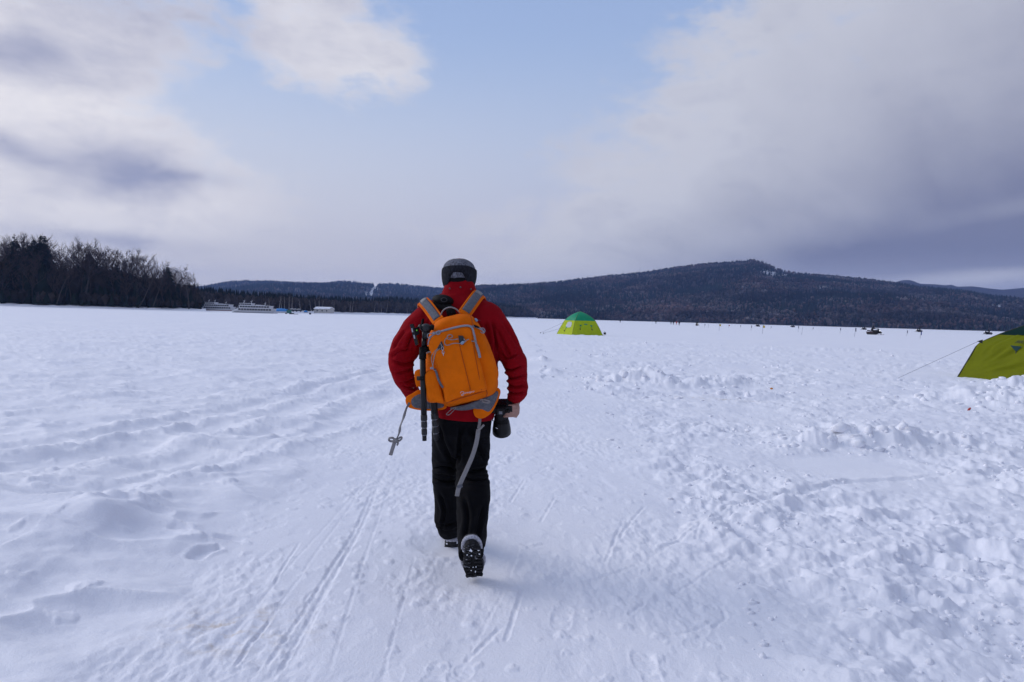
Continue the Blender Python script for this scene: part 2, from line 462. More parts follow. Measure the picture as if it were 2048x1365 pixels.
# lane between the piles running off to the right
stroke([(1700, 935), (1850, 925), (2100, 912)], 0.35, 0.04, 0.25, 0.5)
stroke([(1500, 1010), (1700, 965), (2100, 935)], 0.05, 0.025, 0.5, 0.3)
MOUNDS = []     # (px, py, rx, ry, h)   heaps of shovelled snow
for m in [(1270, 765, 0.75, 0.5, 0.30), (1345, 772, 0.9, 0.5, 0.22), (1440, 768, 1.0, 0.6, 0.18), (1210, 782, 0.6, 0.4, 0.10), (1500, 790, 0.8, 0.4, 0.08),
          (1640, 890, 0.55, 0.28, 0.14), (1720, 885, 0.4, 0.28, 0.13), (1790, 890, 0.5, 0.28, 0.15), (1868, 885, 0.4, 0.3, 0.15), (1590, 905, 0.3, 0.2, 0.08),
          (1960, 785, 0.9, 0.5, 0.14), (2048, 772, 0.8, 0.6, 0.30), (2120, 790, 0.9, 0.6, 0.24), (1890, 800, 0.8, 0.5, 0.10), (1990, 805, 1.2, 0.5, 0.18), (2048, 812, 0.8, 0.5, 0.14),
          (1540, 698, 1.2, 0.8, 0.10), (1640, 700, 2.0, 1.0, 0.12), (1720, 703, 1.6, 0.8, 0.10), (1300, 690, 2.2, 1.0, 0.10),
          (1180, 673, 2.4, 0.7, 0.12), (1250, 676, 2.0, 0.8, 0.10), (1100, 678, 2.0, 0.8, 0.08),
          (1080, 722, 0.35, 1.2, 0.10), (1105, 745, 0.3, 0.8, 0.08), (1420, 655, 4, 3, 0.1)]:
    x_, y_ = G2(m[0], m[1]); MOUNDS.append((x_, y_, m[2], m[3], m[4]))
PIT = [G2(1720, 925), G2(1640, 930)]
FLAT = [(P(945, 1160, 3.75).x, 3.75), (P(900, 1097, 4.25).x, 4.25)]
_slab = [G2(*p) for p in [(-260, 1330), (0, 1226), (142, 1132)]]
_slab_far = [G2(*p) for p in [(142, 1132), (-300, 1134)]]
_rp = random.Random(21); PRINTS = []
for _i in range(60):
    _y = 2.6 + 11 * _rp.random() ** 1.5; _a = np.interp(_y, _lby, _lbx); _b = np.interp(_y, _rby, _rbx)
    PRINTS.append((_a + (_b - _a) * _rp.uniform(.05, 1.0), _y, _rp.gauss(0, .35) + (math.pi if _rp.random() < .3 else 0), _rp.uniform(.15, .42)))
def snow_height(x, y):
    x = np.asarray(x, float); y = np.asarray(y, float)
    r = np.hypot(x, y)
    near = sstep(r, 70, 30); near2 = sstep(r, 26, 12)
    xb = np.interp(y, _rby, _rbx) + 0.25 * pn2(y * 0.8, x * 0.2, 3)
    s = (x - xb) / (0.10 + 0.055 * np.clip(y, 2, 60))
    patch = sstep(fbm2(x * 0.45, y * 0.3, 3, 11), -0.55, 0.35)
    rough = sstep(s, -0.35, 1.6) * (0.22 + 0.78 * patch) * sstep(r, 110, 50)
    z = 0.03 * fbm2(x * 0.16, y * 0.13, 3, 1) + 0.012 * fbm2(x * 0.9, y * 0.6, 3, 2) * near
    mound = np.zeros(x.shape)
    for mx, my, rx, ry, h in MOUNDS:
        q = ((x - mx) / rx) ** 2 + ((y - my) / ry) ** 2
        mound += h * np.exp(-q)
    z += mound * (0.8 + 0.45 * fbm2(x * 2.2, y * 2.0, 3, 21))
    rough = np.maximum(rough, np.clip(mound / 0.10, 0, 1))
    mm = np.clip(mound / 0.08, 0, 1)
    # soft drift field on the left
    xl = np.interp(y, _lby, _lbx) + 0.15 * pn2(y * 0.9, x * 0.3, 4)
    left = sstep((xl - x) / (0.12 + 0.03 * y), -0.2, 1.6)
    dr = fbm2(x * 0.55 - y * 0.25, y * 0.9 + x * 0.1, 4, 31)
    z += left * near * 0.040 * dr
    rdg = 1 - np.abs(fbm2(x * 0.35 - y * 0.22, y * 0.75 + x * 0.18, 4, 37)) * 1.6
    z += left * near * 0.055 * np.clip(rdg, 0, 1) ** 2.2
    z += left * near2 * 0.010 * fbm2(x * 2.6 - y, y * 3.6 + x, 4, 39)
    # raised slab with a sharp edge, bottom left
    d1, a1, s1 = seg_dist(x, y, _slab); d2, a2, s2 = seg_dist(x, y, _slab_far)
    inside = (s1 > 0) & (y > 2) & (x < _slab[2][0] + 0.02)
    z += np.where(inside & (s2 > 0), 0.0, 0.0)
    (ax_, ay_), (bx_, by_) = _slab[1], _slab[2]; L_ = math.hypot(bx_ - ax_, by_ - ay_)
    e = ((bx_ - ax_) * (y - ay_) - (by_ - ay_) * (x - ax_)) / L_ + 0.02 * pn2(x * 3, y * 3, 35)
    slab = 0.095 * np.where(e >= 0, 1.0, np.clip(1 + e / 0.42, 0, 1) ** 1.6) + 0.012 * fbm2(x * 5, y * 5, 2, 33) * (np.abs(e) < .3)
    fade = sstep(y, 6.0, 4.2) * sstep(x, _slab[2][0] + 0.45, _slab[2][0] - 0.30) * sstep(r, 2.2, 2.8)
    z += slab * fade
    q = ((x - G2(215, 1065)[0]) / 0.28) ** 2 + ((y - G2(215, 1065)[1]) / 0.22) ** 2
    z += 0.09 * np.exp(-q)
    # strokes
    flat_m = np.zeros(x.shape)
    for pts, w, dep, berm, rag in STROKES:
        xs = [p[0] for p in pts]; ys = [p[1] for p in pts]; pad = w * 5 + 0.3
        m = (x > min(xs) - pad) & (x < max(xs) + pad) & (y > min(ys) - pad) & (y < max(ys) + pad)
        if not m.any(): continue
        xx, yy = x[m], y[m]
        d, al, sd_ = seg_dist(xx, yy, pts)
        d = d + (rag * .6 if w > .1 else rag) * w * fbm2(xx / w * 0.3, yy / w * 0.3, 3, int(abs(dep) * 1e4) % 97)
        k = d / w
        end = sstep(al, 0, 0.06) * sstep(al, 1, 0.94)
        dv = dep * (0.42 if w > .1 else 1.0)
        prof = -dv * np.exp(-np.clip(k, 0, 9) ** 4) * np.clip(0.8 + 0.5 * pn2(xx / (w * 3), yy / (w * 3), 6), 0.15, 1.4)
        bm_ = np.exp(-((k - 1.6) / 0.5) ** 2)
        prof = prof + dv * berm * bm_ * (0.45 + 0.25 * pn2(xx / w * 0.15, yy / w * 0.15, 7))
        if w > .1 and dep > 0: prof = prof + bm_ * (0.07 * lumps(xx, yy, 0.16, 0.35, 95) + 0.16 * lumps(xx, yy, 0.06, 0.4, 96))
        z[m] += prof * end
    # broken snow
    c0 = sstep(pn2(x * 0.35, y * 0.3, 55), -0.3, 0.5)
    big = lumps(x, y, 0.34, 0.50, 71) * (0.35 + 0.4 * c0 + 0.6 * mm)
    mid = lumps(x, y, 0.15, 0.62, 72) * (0.45 + 0.3 * mm)
    sml = lumps(x + 3, y, 0.065, 0.6, 73) * 0.45
    z += rough * near * (0.27 * big + (0.21 + .2 * mm) * mid) + rough * near2 * 0.45 * sml
    z += rough * near * (0.022 * fbm2(x * 3, y * 2.4, 4, 61))
    z += rough * near2 * (0.007 * fbm2(x * 11, y * 9, 3, 62) + 0.010 * np.clip(1 - np.abs(pn2(x * 8, y * 6, 63)) * 2.5, 0, 1))
    dents = lumps(x + 9, y + 4, 0.30, 0.45, 74, wx=0.8)
    z -= rough * near * 0.15 * dents
    # hollows scooped by footsteps in the soft snow bottom right
    soft = sstep(s, 0.6, 3.0) * sstep(y, 6.5, 4.0)
    z -= soft * 0.27 * lumps(x + 31, y + 7, 0.42, 0.5, 78, 0.4, 0.8)
    # boot prints with bars of tread, most of them half trodden away
    for bx, by, ba, bs in PRINTS:
        m = (np.abs(x - bx) < .22) & (np.abs(y - by) < .22)
        if not m.any(): continue
        c_, s_ = math.cos(ba), math.sin(ba); uu = (x[m] - bx) * c_ + (y[m] - by) * s_; vv = -(x[m] - bx) * s_ + (y[m] - by) * c_
        q = np.minimum((uu / .048) ** 2 + ((vv - .055) / .095) ** 2, (uu / .038) ** 2 + ((vv + .09) / .055) ** 2)
        k = sstep(q, 1.25, .8); z[m] += bs * k * (-.007 + .0045 * np.cos(vv * 2 * math.pi / .030)) + bs * .004 * np.exp(-((q - 1.45) / .3) ** 2)
    # sparse small crumbs and footmarks on the path and on the left
    path = (1 - np.clip(rough * 1.5, 0, 1)) * (1 - left)
    z += path * near * 0.20 * lumps(x, y, 0.045, 0.07, 75) * near2
    z -= path * near2 * 0.034 * lumps(x * 1.9, y, 0.20, 0.40, 76, 0.4, 0.8)
    scr = 1 - np.abs(pn2(x * 15 + y * 4.0 + 1.2 * pn2(x * 2, y * 1.5, 5), y * 4.2 - x * 2, 87)) * 2.6
    z -= path * near2 * 0.0010 * np.clip(scr, 0, 1) ** 2 * sstep(pn2(x * 1.3, y * 0.9, 88), -0.2, 0.4)
    z += path * near2 * 0.0075 * fbm2(x * 16, y * 9, 3, 77) * sstep(fbm2(x * 0.9, y * 0.6, 2, 79), -0.3, 0.4)
    z += left * near * 0.20 * lumps(x, y * 1.0, 0.10, 0.05, 81)
    z += left * near * 0.06 * lumps(x + 5, y, 0.45, 0.10, 82)
    # wind crust far left: low dark-edged steps
    far = sstep(r, 9, 16) * sstep(r, 130, 60)
    z += far * 0.035 * sstep(fbm2(x * 0.16, y * 0.35, 4, 91), 0.05, 0.2) * (x < xb)
    pit = seg_dist(x, y, PIT)[0]
    k = sstep(pit, 0.75, 0.25); z = z * (1 - k * 0.85) - 0.02 * k
    for fx, fy in FLAT:
        k = sstep(np.hypot(x - fx, y - fy), 0.30, 0.10); z = z * (1 - k)
    return z
def H(x, y): return float(snow_height(np.array([x]), np.array([y]))[0])
def make_ground():
    front = np.linspace(rad(-44), rad(44), 960)
    rest = np.linspace(rad(44), rad(316), 70)[1:-1]
    A = np.concatenate([front, rest]); na = len(A)
    R = [0.6, 1.2, 1.7, 2.1]; r = 2.3
    while r < 75: R.append(r); r += 0.0021 * r ** 1.45 * (1 if r < 20 else 1.6)
    while r < 6000: R.append(r); r *= 1.12
    R.append(6100); R = np.array(R); nr = len(R)
    rr, aa = np.meshgrid(R, A, indexing='ij')
    x = rr * np.sin(aa); y = rr * np.cos(aa)
    z = np.zeros_like(x)
    m = np.zeros(x.shape, bool); m[:, :960] = True; m &= rr < 200
    z[m] = snow_height(x[m], y[m])
    V = np.stack([x, y, z], -1).reshape(-1, 3)
    i = np.arange(nr - 1)[:, None] * na; j = np.arange(na)[None, :]; k = (j + 1) % na
    Q = np.stack([i + j, i + k, i + na + k, i + na + j], -1).reshape(-1, 4)[:, ::-1]
    V = np.vstack([V, [[0, 0, 0]]]); c = len(V) - 1
    me = np_mesh('snow_ground', V, Q)
    bm_faces = [(c, int((q + 1) % na), int(q)) for q in range(na)]
    bm = bmesh.new(); bm.from_mesh(me); bm.verts.ensure_lookup_table()
    for f in bm_faces: bm.faces.new([bm.verts[q] for q in f])
    bm.normal_update(); bm.to_mesh(me); bm.free()
    print('ground', nr, na, len(Q))
    return me
def snow_material():
    m = bpy.data.materials.new('snow'); m.use_nodes = True
    t = NT(m.node_tree); b = t.n['Principled BSDF']
    tc = t.n.new('ShaderNodeTexCoord'); v = tc.outputs['Object']
    n1 = t.noise(v, 0.35, 5, 0.6); n2 = t.noise(v, 9, 6, 0.65); n3 = t.noise(v, 70, 4, 0.7)
    c = t.mix(t.step(n1, 0.35, 0.65), (0.85, 0.86, 0.92), (0.89, 0.895, 0.94))
    # dirty stains: heap that was dug out, and a scuffed spot on the path
    sx = t.n.new('ShaderNodeSeparateXYZ'); t.l.new(v, sx.inputs[0])
    def spot(px, py, rx, ry):
        p = G(px, py)
        q = t.add(t.math('POWER', t.mul(t.sub(sx.outputs[0], p.x), 1 / rx), 2), t.math('POWER', t.mul(t.sub(sx.outputs[1], p.y), 1 / ry), 2))
        return t.math('EXPONENT', t.mul(q, -1))
    st = t.add(spot(470, 1265, 0.28, 0.22), spot(1385, 793, 0.35, 0.28), spot(1480, 800, 0.5, 0.3), spot(1462, 765, 0.3, 0.25), spot(1330, 760, 0.4, 0.3))
    st = t.mul(st, t.step(n2, 0.46, 0.72), 0.75)
    c = t.mix(st, c, (0.55, 0.42, 0.26))
    t.put(b.inputs['Base Color'], c)
    b.inputs['Roughness'].default_value = 0.62
    b.inputs['Specular IOR Level'].default_value = 0.25
    b.inputs['Subsurface Weight'].default_value = 0.0
    bp = t.n.new('ShaderNodeBump'); bp.inputs['Strength'].default_value = 0.6; bp.inputs['Distance'].default_value = 0.016
    t.put(bp.inputs['Height'], t.add(t.mul(n2, 0.5), t.mul(n3, 0.42), t.mul(t.noise(v, 260, 2, 0.6), 0.16)))
    b2 = t.n.new('ShaderNodeBump'); b2.inputs['Strength'].default_value = 0.35; b2.inputs['Distance'].default_value = 0.10
    t.put(b2.inputs['Height'], t.noise(t.vmul(v, (0.5, 1.0, 1)), 1.4, 5, 0.6)); t.l.new(bp.outputs[0], b2.inputs['Normal'])
    t.l.new(b2.outputs[0], b.inputs['Normal'])
    return m
SNOW = snow_material()
tag(link('snow_ground', make_ground(), SNOW), kind='structure')
def snow_chunks():
    """loose angular lumps thrown up with the shovelled snow"""
    rs = np.random.RandomState(77); n = 26000
    px = rs.uniform(1040, 2150, n); py = 690 + 720 * rs.uniform(0, 1, n) ** 1.35
    dv = np.array([ray(a, b) for a, b in zip(px, py)]); k = CAM_H / -dv[:, 2]; x, y = dv[:, 0] * k, dv[:, 1] * k
    xb = np.interp(y, _rby, _rbx); s = (x - xb) / (0.10 + 0.055 * y)
    mo = sum(h * np.exp(-((x - a) / (rx * 1.3)) ** 2 - ((y - b) / (ry * 1.3)) ** 2) for a, b, rx, ry, h in MOUNDS)
    patch = sstep(fbm2(x * 0.9, y * 0.8, 3, 41), -0.1, 0.6)
    pr = sstep(s, -0.4, 1.2) * (0.02 + 0.13 * patch ** 2) + np.clip(mo / 0.12, 0, 1) * 0.16
    pit = seg_dist(x, y, PIT)[0]; pr *= sstep(pit, .35, .9)
    keep = rs.uniform(0, 1, n) < pr; x, y, mo = x[keep], y[keep], mo[keep]; m = len(x)
    r = (0.010 + 0.030 * rs.uniform(0, 1, m) ** 2.5) * (1 + 1.1 * np.clip(mo / .12, 0, 1)) * np.clip(y / 7, .7, 1.8)
    z = snow_height(x, y) - r * 0.05
    bm = bmesh.new(); bmesh.ops.create_icosphere(bm, subdivisions=1, radius=1); iv = np.array([v.co[:] for v in bm.verts]); fi = np.array([[v.index for v in f.verts] for f in bm.faces]); bm.free()
    nv = len(iv); V = iv[None] * (1 + 0.30 * rs.normal(0, 1, (m, nv, 1)).clip(-1, 1)) * rs.uniform(.6, 1.25, (m, 1, 3)) * r[:, None, None]
    V[:, :, 2] *= .75
    V = V + np.stack([x, y, z], -1)[:, None, :]
    Fi = (fi[None] + (np.arange(m) * nv)[:, None, None]).reshape(-1, 3)
    print('chunks', m)
    tag(link('snow_chunks', np_mesh('snow_chunks', V.reshape(-1, 3), Fi, smooth=True), SNOW), 'loose lumps of broken snow over the shovelled ground on the right', kind='stuff')
snow_chunks()

# ------------------------------------------------------------------ hills
def px_table(tbl):
    """ridge points of the photo -> azimuth and elevation"""
    a = np.array([AE(*p) for p in tbl]); return np.radians(a[:, 0]), np.radians(a[:, 1])
def make_hill(name, tbl, r0, rr, seed, spur, na=220, nr=46, back=1.35, r0f=None, prof=0.9, floor=(0.05, 0.045, 0.045)):
    az, el = px_table(tbl)
    A = np.linspace(az[0], az[-1], na)
    e = np.interp(A, az, el)
    R0 = np.full(na, r0) if r0f is None else np.interp(A, az, r0f)
    T = np.concatenate([np.linspace(0, 1, nr), np.linspace(1, 1 + (back - 1) * rr / (rr - r0), 8)[1:]])
    V = []
    zr = np.tan(e) * rr + CAM_H
    for t in T:
        R = R0 + (rr - R0) * t
        if t <= 1: z = zr * (t ** prof)
        else: z = zr * np.clip(1 - ((t - 1) / (T[-1] - 1)) ** 1.5 * 1.05, -0.05, 1)
        x = R * np.sin(A); y = R * np.cos(A)
        z = z + spur * fbm2(x / 520 + seed, y / 520, 4, seed) * math.sin(min(t, 1) * math.pi) * np.clip(zr / 60, 0, 1)
        if t == 0: z = np.full(na, -0.6)
        V.append(np.stack([x, y, z], -1))
    V = np.array(V); nt = len(T)
    i = np.arange(nt - 1)[:, None] * na; j = np.arange(na - 1)[None, :]
    Q = np.stack([i + j, i + j + 1, i + na + j + 1, i + na + j], -1).reshape(-1, 4)[:, ::-1]
    me = np_mesh(name, V.reshape(-1, 3), Q)
    return me, (A, T, V)
def hill_sample(grid, n, rs, tmax=1.06, pw=1.0):
    A, T, V = grid
    ia = rs.uniform(0, len(A) - 1.001, n); tt = rs.uniform(0.0, 1, n) ** pw * tmax
    it = np.clip(np.interp(tt, T, np.arange(len(T))), 0, len(T) - 1.001)
    a0 = ia.astype(int); t0 = it.astype(int); fa = (ia - a0)[:, None]; ft = (it - t0)[:, None]
    p = (V[t0, a0] * (1 - fa) + V[t0, a0 + 1] * fa) * (1 - ft) + (V[t0 + 1, a0] * (1 - fa) + V[t0 + 1, a0 + 1] * fa) * ft
    return p, tt
def forest(name, pos, kind, hgt, wid, cols, rs, trunk=False):
    """far wood as one mass: kind 0 = pointed conifer, 1 = round bare crown"""
    n = len(pos); VV = []; FF = []; CC = []; b = 0
    for k in (0, 1):
        s = np.where(kind == k)[0]; m = len(s)
        if not m: continue
        if k == 0:
            th = rs.uniform(0, 6.28, (m, 1)) + np.arange(5)[None, :] * 1.2566
            rr = wid[s][:, None] * 0.5 * rs.uniform(0.7, 1.2, (m, 5))
            base = np.stack([rr * np.cos(th), rr * np.sin(th), hgt[s][:, None] * rs.uniform(0.05, 0.22, (m, 5))], -1)
            m2 = np.stack([rr * 0.62 * np.cos(th + 0.6), rr * 0.62 * np.sin(th + 0.6), hgt[s][:, None] * rs.uniform(0.42, 0.6, (m, 5))], -1)
            top = np.zeros((m, 1, 3)); top[:, 0, 2] = hgt[s]; top[:, 0, 0] = rs.normal(0, 0.2, m)
            v = np.concatenate([base, m2, top], 1) + pos[s][:, None, :]
            nv = 11
            f = []
            for j in range(5):
                q = (j + 1) % 5
                f += [(j, q, 5 + j), (5 + j, q, 5 + q), (5 + j, 5 + q, 10)]
        else:
            th = rs.uniform(0, 6.28, (m, 1)) + np.arange(5)[None, :] * 1.2566
            rr = wid[s][:, None] * 0.5 * rs.uniform(0.65, 1.3, (m, 5))
            ring = np.stack([rr * np.cos(th), rr * np.sin(th), hgt[s][:, None] * rs.uniform(0.45, 0.85, (m, 5))], -1)
            top = np.zeros((m, 1, 3)); top[:, 0, 2] = hgt[s]; bot = np.zeros((m, 1, 3)); bot[:, 0, 2] = hgt[s] * 0.08
            v = np.concatenate([ring, top, bot], 1) + pos[s][:, None, :]
            nv = 7
            f = []
            for j in range(5):
                q = (j + 1) % 5
                f += [(j, q, 5), (q, j, 6)]
        f = np.array(f); VV.append(v.reshape(-1, 3)); FF.append((f[None] + (np.arange(m) * nv)[:, None, None] + b).reshape(-1, 3)); b += m * nv
        cc = np.repeat(cols[s], nv, axis=0); CC.append(cc)
    me = np_mesh(name, np.vstack(VV), np.vstack(FF), smooth=False)
    set_attr(me, np.vstack(CC))
    return me
WOOD = mat('far_wood', (0.05, 0.05, 0.05), 0.95, 0.05, var=0.25, vscale=0.2, attr='tint')
rs = np.random.RandomState(5)
def cover(name, grid, n, seed, hs, label, decid=0.5, red=0.3, snow=None, pw=1.0, thin=None):
    rs = np.random.RandomState(seed)
    p, tt = hill_sample(grid, n, rs, pw=pw)
    az = np.arctan2(p[:, 0], p[:, 1])
    q = fbm2(p[:, 0] / 260, p[:, 1] / 260, 4, seed)          # stands of one sort
    kind = (q + rs.normal(0, 0.35, n) > (0.5 - decid) * 1.2).astype(int)
    hgt = np.where(kind == 0, rs.uniform(9, 17, n), rs.uniform(7, 13, n)) * hs; wid = np.where(kind == 0, rs.uniform(4, 6.5, n), rs.uniform(5, 9.5, n)) * hs
    q2 = fbm2(p[:, 0] / 150 + 9, p[:, 1] / 150, 3, seed + 3) + rs.normal(0, 0.3, n)
    cols = np.where((kind == 0)[:, None], np.array([[0.009, 0.014, 0.014]]), np.array([[0.052, 0.042, 0.043]])) * rs.uniform(0.45, 1.9, (n, 1))
    rd = (kind == 1) & (q2 > 0.55 - red); cols[rd] = np.array([0.062, 0.040, 0.038]) * rs.uniform(0.6, 1.4, (rd.sum(), 1))
    gr = (kind == 1) & (q2 < -0.55); cols[gr] = np.array([0.10, 0.092, 0.098]) * rs.uniform(0.6, 1.3, (gr.sum(), 1))
    st = fbm2(p[:, 0] / 230 + 3, p[:, 1] / 230 + p[:, 2] / 60, 4, seed + 7) + .5 * fbm2(p[:, 0] / 60, p[:, 1] / 60, 2, seed + 8)
    cols = cols * np.clip(1.0 + 1.1 * st, .35, 2.4)[:, None]
    if snow is not None:
        keep = np.ones(n, bool)
        for (px, py, wx, wy, pr) in snow:
            a, e = AE(px, py)
            ea = np.degrees(np.arctan2(p[:, 2] - CAM_H, np.hypot(p[:, 0], p[:, 1])))
            d = ((np.degrees(az) - a) / (wx * 0.042)) ** 2 + ((ea - e) / (wy * 0.042)) ** 2
            keep &= ~((d < 1) & (rs.uniform(0, 1, n) < pr))
        p, kind, hgt, wid, cols = p[keep], kind[keep], hgt[keep], wid[keep], cols[keep]
    p = p - np.array([0, 0, 0.5])
    return tag(link(name, forest(name, p, kind, hgt, wid, cols, rs), WOOD), label, kind='stuff')
def hill_mat(name, spots, col=(0.055, 0.047, 0.05), strip=None):
    """forest floor with open snow where the wood is thin"""
    m = bpy.data.materials.new(name); m.use_nodes = True
    t = NT(m.node_tree); b = t.n['Principled BSDF']
    tc = t.n.new('ShaderNodeTexCoord'); v = tc.outputs['Object']
    sx = t.n.new('ShaderNodeSeparateXYZ'); t.l.new(v, sx.inputs[0])
    s = t.mul(t.step(t.noise(v, 0.02, 6, 0.7), 0.62, 0.72), 0.25)
    for (x, y, r) in spots:
        q = t.add(t.math('POWER', t.mul(t.sub(sx.outputs[0], x), 1 / r), 2), t.math('POWER', t.mul(t.sub(sx.outputs[1], y), 1 / r), 2))
        s = t.math('MAXIMUM', s, t.math('EXPONENT', t.mul(q, -1)))
    c = t.mix(t.math('MULTIPLY', s, 1.0, clamp=True), t.mix(t.noise(v, 0.03, 5, 0.6), (col[0] * .6, col[1] * .6, col[2] * .6), (col[0] * 1.4, col[1] * 1.4, col[2] * 1.4)), (0.6, 0.62, 0.66))
    t.put(b.inputs['Base Color'], c); b.inputs['Roughness'].default_value = 0.9; b.inputs['Specular IOR Level'].default_value = 0.1
    return m
# big mountain on the right
t_m = [(860, 600), (930, 580), (955, 575), (1000, 574), (1060, 572), (1120, 568), (1180, 560), (1215, 556), (1250, 553), (1300, 547), (1360, 537), (1420, 530), (1460, 528), (1492, 525), (1505, 523), (1518, 526),
       (1535, 533), (1560, 542), (1600, 551), (1660, 555), (1720, 561), (1780, 568), (1830, 577), (1880, 582), (1920, 586), (1960, 593), (2000, 600), (2048, 605), (2150, 616), (2300, 628), (2500, 650)]
me, gm = make_hill('mountain', t_m, 1500, 2650, 4, 34, na=300, nr=60)
sn_m = [(1555, 548, 34, 9, 0.8), (1645, 575, 6, 4, 0.9), (1705, 590, 7, 5, 0.8), (2010, 612, 16, 4, 0.8), (1070, 585, 3, 5, .8)]
def on_hill(grid, px, py):
    A, T, V = grid; a, e = AE(px, py); f = np.interp(math.radians(a), A, np.arange(len(A))); k = int(f); f -= k
    W = V[:, k] * (1 - f) + V[:, k + 1] * f; W = W[:len(T) - 7]
    el = np.degrees(np.arctan2(W[:, 2] - CAM_H, np.hypot(W[:, 0], W[:, 1])))
    q = int(np.argmax(el >= e)) if (el >= e).any() else len(el) - 1
    if q == 0: return W[0]
    t = (e - el[q - 1]) / (el[q] - el[q - 1] + 1e-9); return W[q - 1] * (1 - min(t, 1)) + W[q] * min(t, 1)
def on_hill_old(grid, px, py):
    a, e = AE(px, py); A, T, V = grid
    k = int(np.clip(np.interp(math.radians(a), A, np.arange(len(A))), 0, len(A) - 1))
    el = np.degrees(np.arctan2(V[:, k, 2] - CAM_H, np.hypot(V[:, k, 0], V[:, k, 1])))
    q = int(np.argmin(np.abs(el[:len(T) - 7] - e)))
    return V[q, k]
sp = []
for (px, py, r) in [(1535, 546, 28), (1552, 547, 36), (1572, 550, 30), (1590, 553, 22), (1645, 576, 14), (1703, 590, 14), (2010, 613, 24), (1995, 614, 16)]:
    q = on_hill(gm, px, py); sp.append((float(q[0]), float(q[1]), r))
tag(link('mountain', me, hill_mat('mountain_floor', sp)), kind='structure')
cover('mountain_forest', gm, 42000, 11, 1.0, 'dark mixed forest covering the big mountain across the lake', 0.56, 0.28, sn_m)
# long low hills in the middle
t_h = [(-900, 610), (-500, 596), (-150, 588), (150, 589), (300, 588), (380, 580), (420, 575), (450, 569), (480, 567), (540, 568), (600, 570), (640, 570), (690, 566), (712, 568), (735, 572), (752, 574), (765, 572), (800, 573), (830, 576), (880, 580), (930, 580), (980, 585), (1040, 600), (1100, 625)]
me, gh = make_hill('low_hills', t_h, 1900, 4300, 8, 30, na=320, nr=40)
sp = []
for i in range(26):
    q = on_hill(gh, 740 + i * .47, 594 - i * .84); sp.append((float(q[0]), float(q[1]), 22))
tag(link('low_hills', me, hill_mat('hill_floor', sp)), kind='structure')
cover('hill_forest', gh, 30000, 12, 1.45, 'blue distant forest covering the long low hills', 0.40, 0.1, [(740 + i * .94, 594.5 - i * 1.68, 3.6, 2.2, 1.0) for i in range(14)])
# far peaks
def far_peak(name, tbl, r0, rr, seed, m):
    me, g = make_hill(name, tbl, r0, rr, seed, 20, na=120, nr=16)
    return tag(link(name, me, m), kind='structure')
far_peak('far_hills', [(1700, 620), (1760, 585), (1788, 566), (1803, 561), (1818, 560), (1828, 563), (1840, 568), (1870, 569), (1890, 571), (1903, 570), (1915, 574), (1945, 573), (1975, 577), (2005, 580), (2048, 576), (2100, 572), (2200, 580), (2400, 640)], 3600, 4300, 3,
         hill_mat('far_floor', [], (0.05, 0.045, 0.06)))
far_peak('far_mountain', [(330, 600), (380, 580), (410, 574), (430, 571), (447, 570), (470, 575), (520, 600)], 5000, 5900, 6, mat('far_snow', (0.45, 0.47, 0.52), 0.9, 0.1, vscale=0.01))
# ------------------------------------------------------------------ shores
def shore(name, line, width, h, seed):
    """snowy bank along a shore: line = (photo x, metres ahead)"""
    pts = [onground(px, Y) for px, Y in line]
    n = 160; L = np.linspace(0, len(pts) - 1, n)
    X = np.interp(L, range(len(pts)), [p.x for p in pts]); Yv = np.interp(L, range(len(pts)), [p.y for p in pts])
    ux, uy = X / np.hypot(X, Yv), Yv / np.hypot(X, Yv)
    V = []
    for t in (0, 0.05, 0.1, 0.16, 0.25, 0.4, 0.7, 1.0):
        x = X + ux * width * t; y = Yv + uy * width * t
        z = h * min(1, t / 0.2) * (0.75 + 0.45 * fbm2(x / 9, y / 9 + t, 4, seed)) + (0.6 * t * h if t > .2 else 0) if t > 0 else np.full(n, -0.3)
        V.append(np.stack([x, y, z], -1))
    V = np.array(V); i = np.arange(len(V) - 1)[:, None] * n; j = np.arange(n - 1)[None, :]
    Q = np.stack([i + j, i + j + 1, i + n + j + 1, i + n + j], -1).reshape(-1, 4)
    tag(link(name, np_mesh(name, V.reshape(-1, 3), Q), SNOW), kind='structure')
shore('lake_shore', [(-500, 300), (0, 312), (200, 330), (330, 345), (412, 352)], 60, 1.5, 3)
SH2 = [(385, 430), (470, 440), (560, 450), (700, 560), (850, 830), (1000, 1150), (1075, 1330)]
shore('lake_shore', SH2, 60, 1.7, 5)

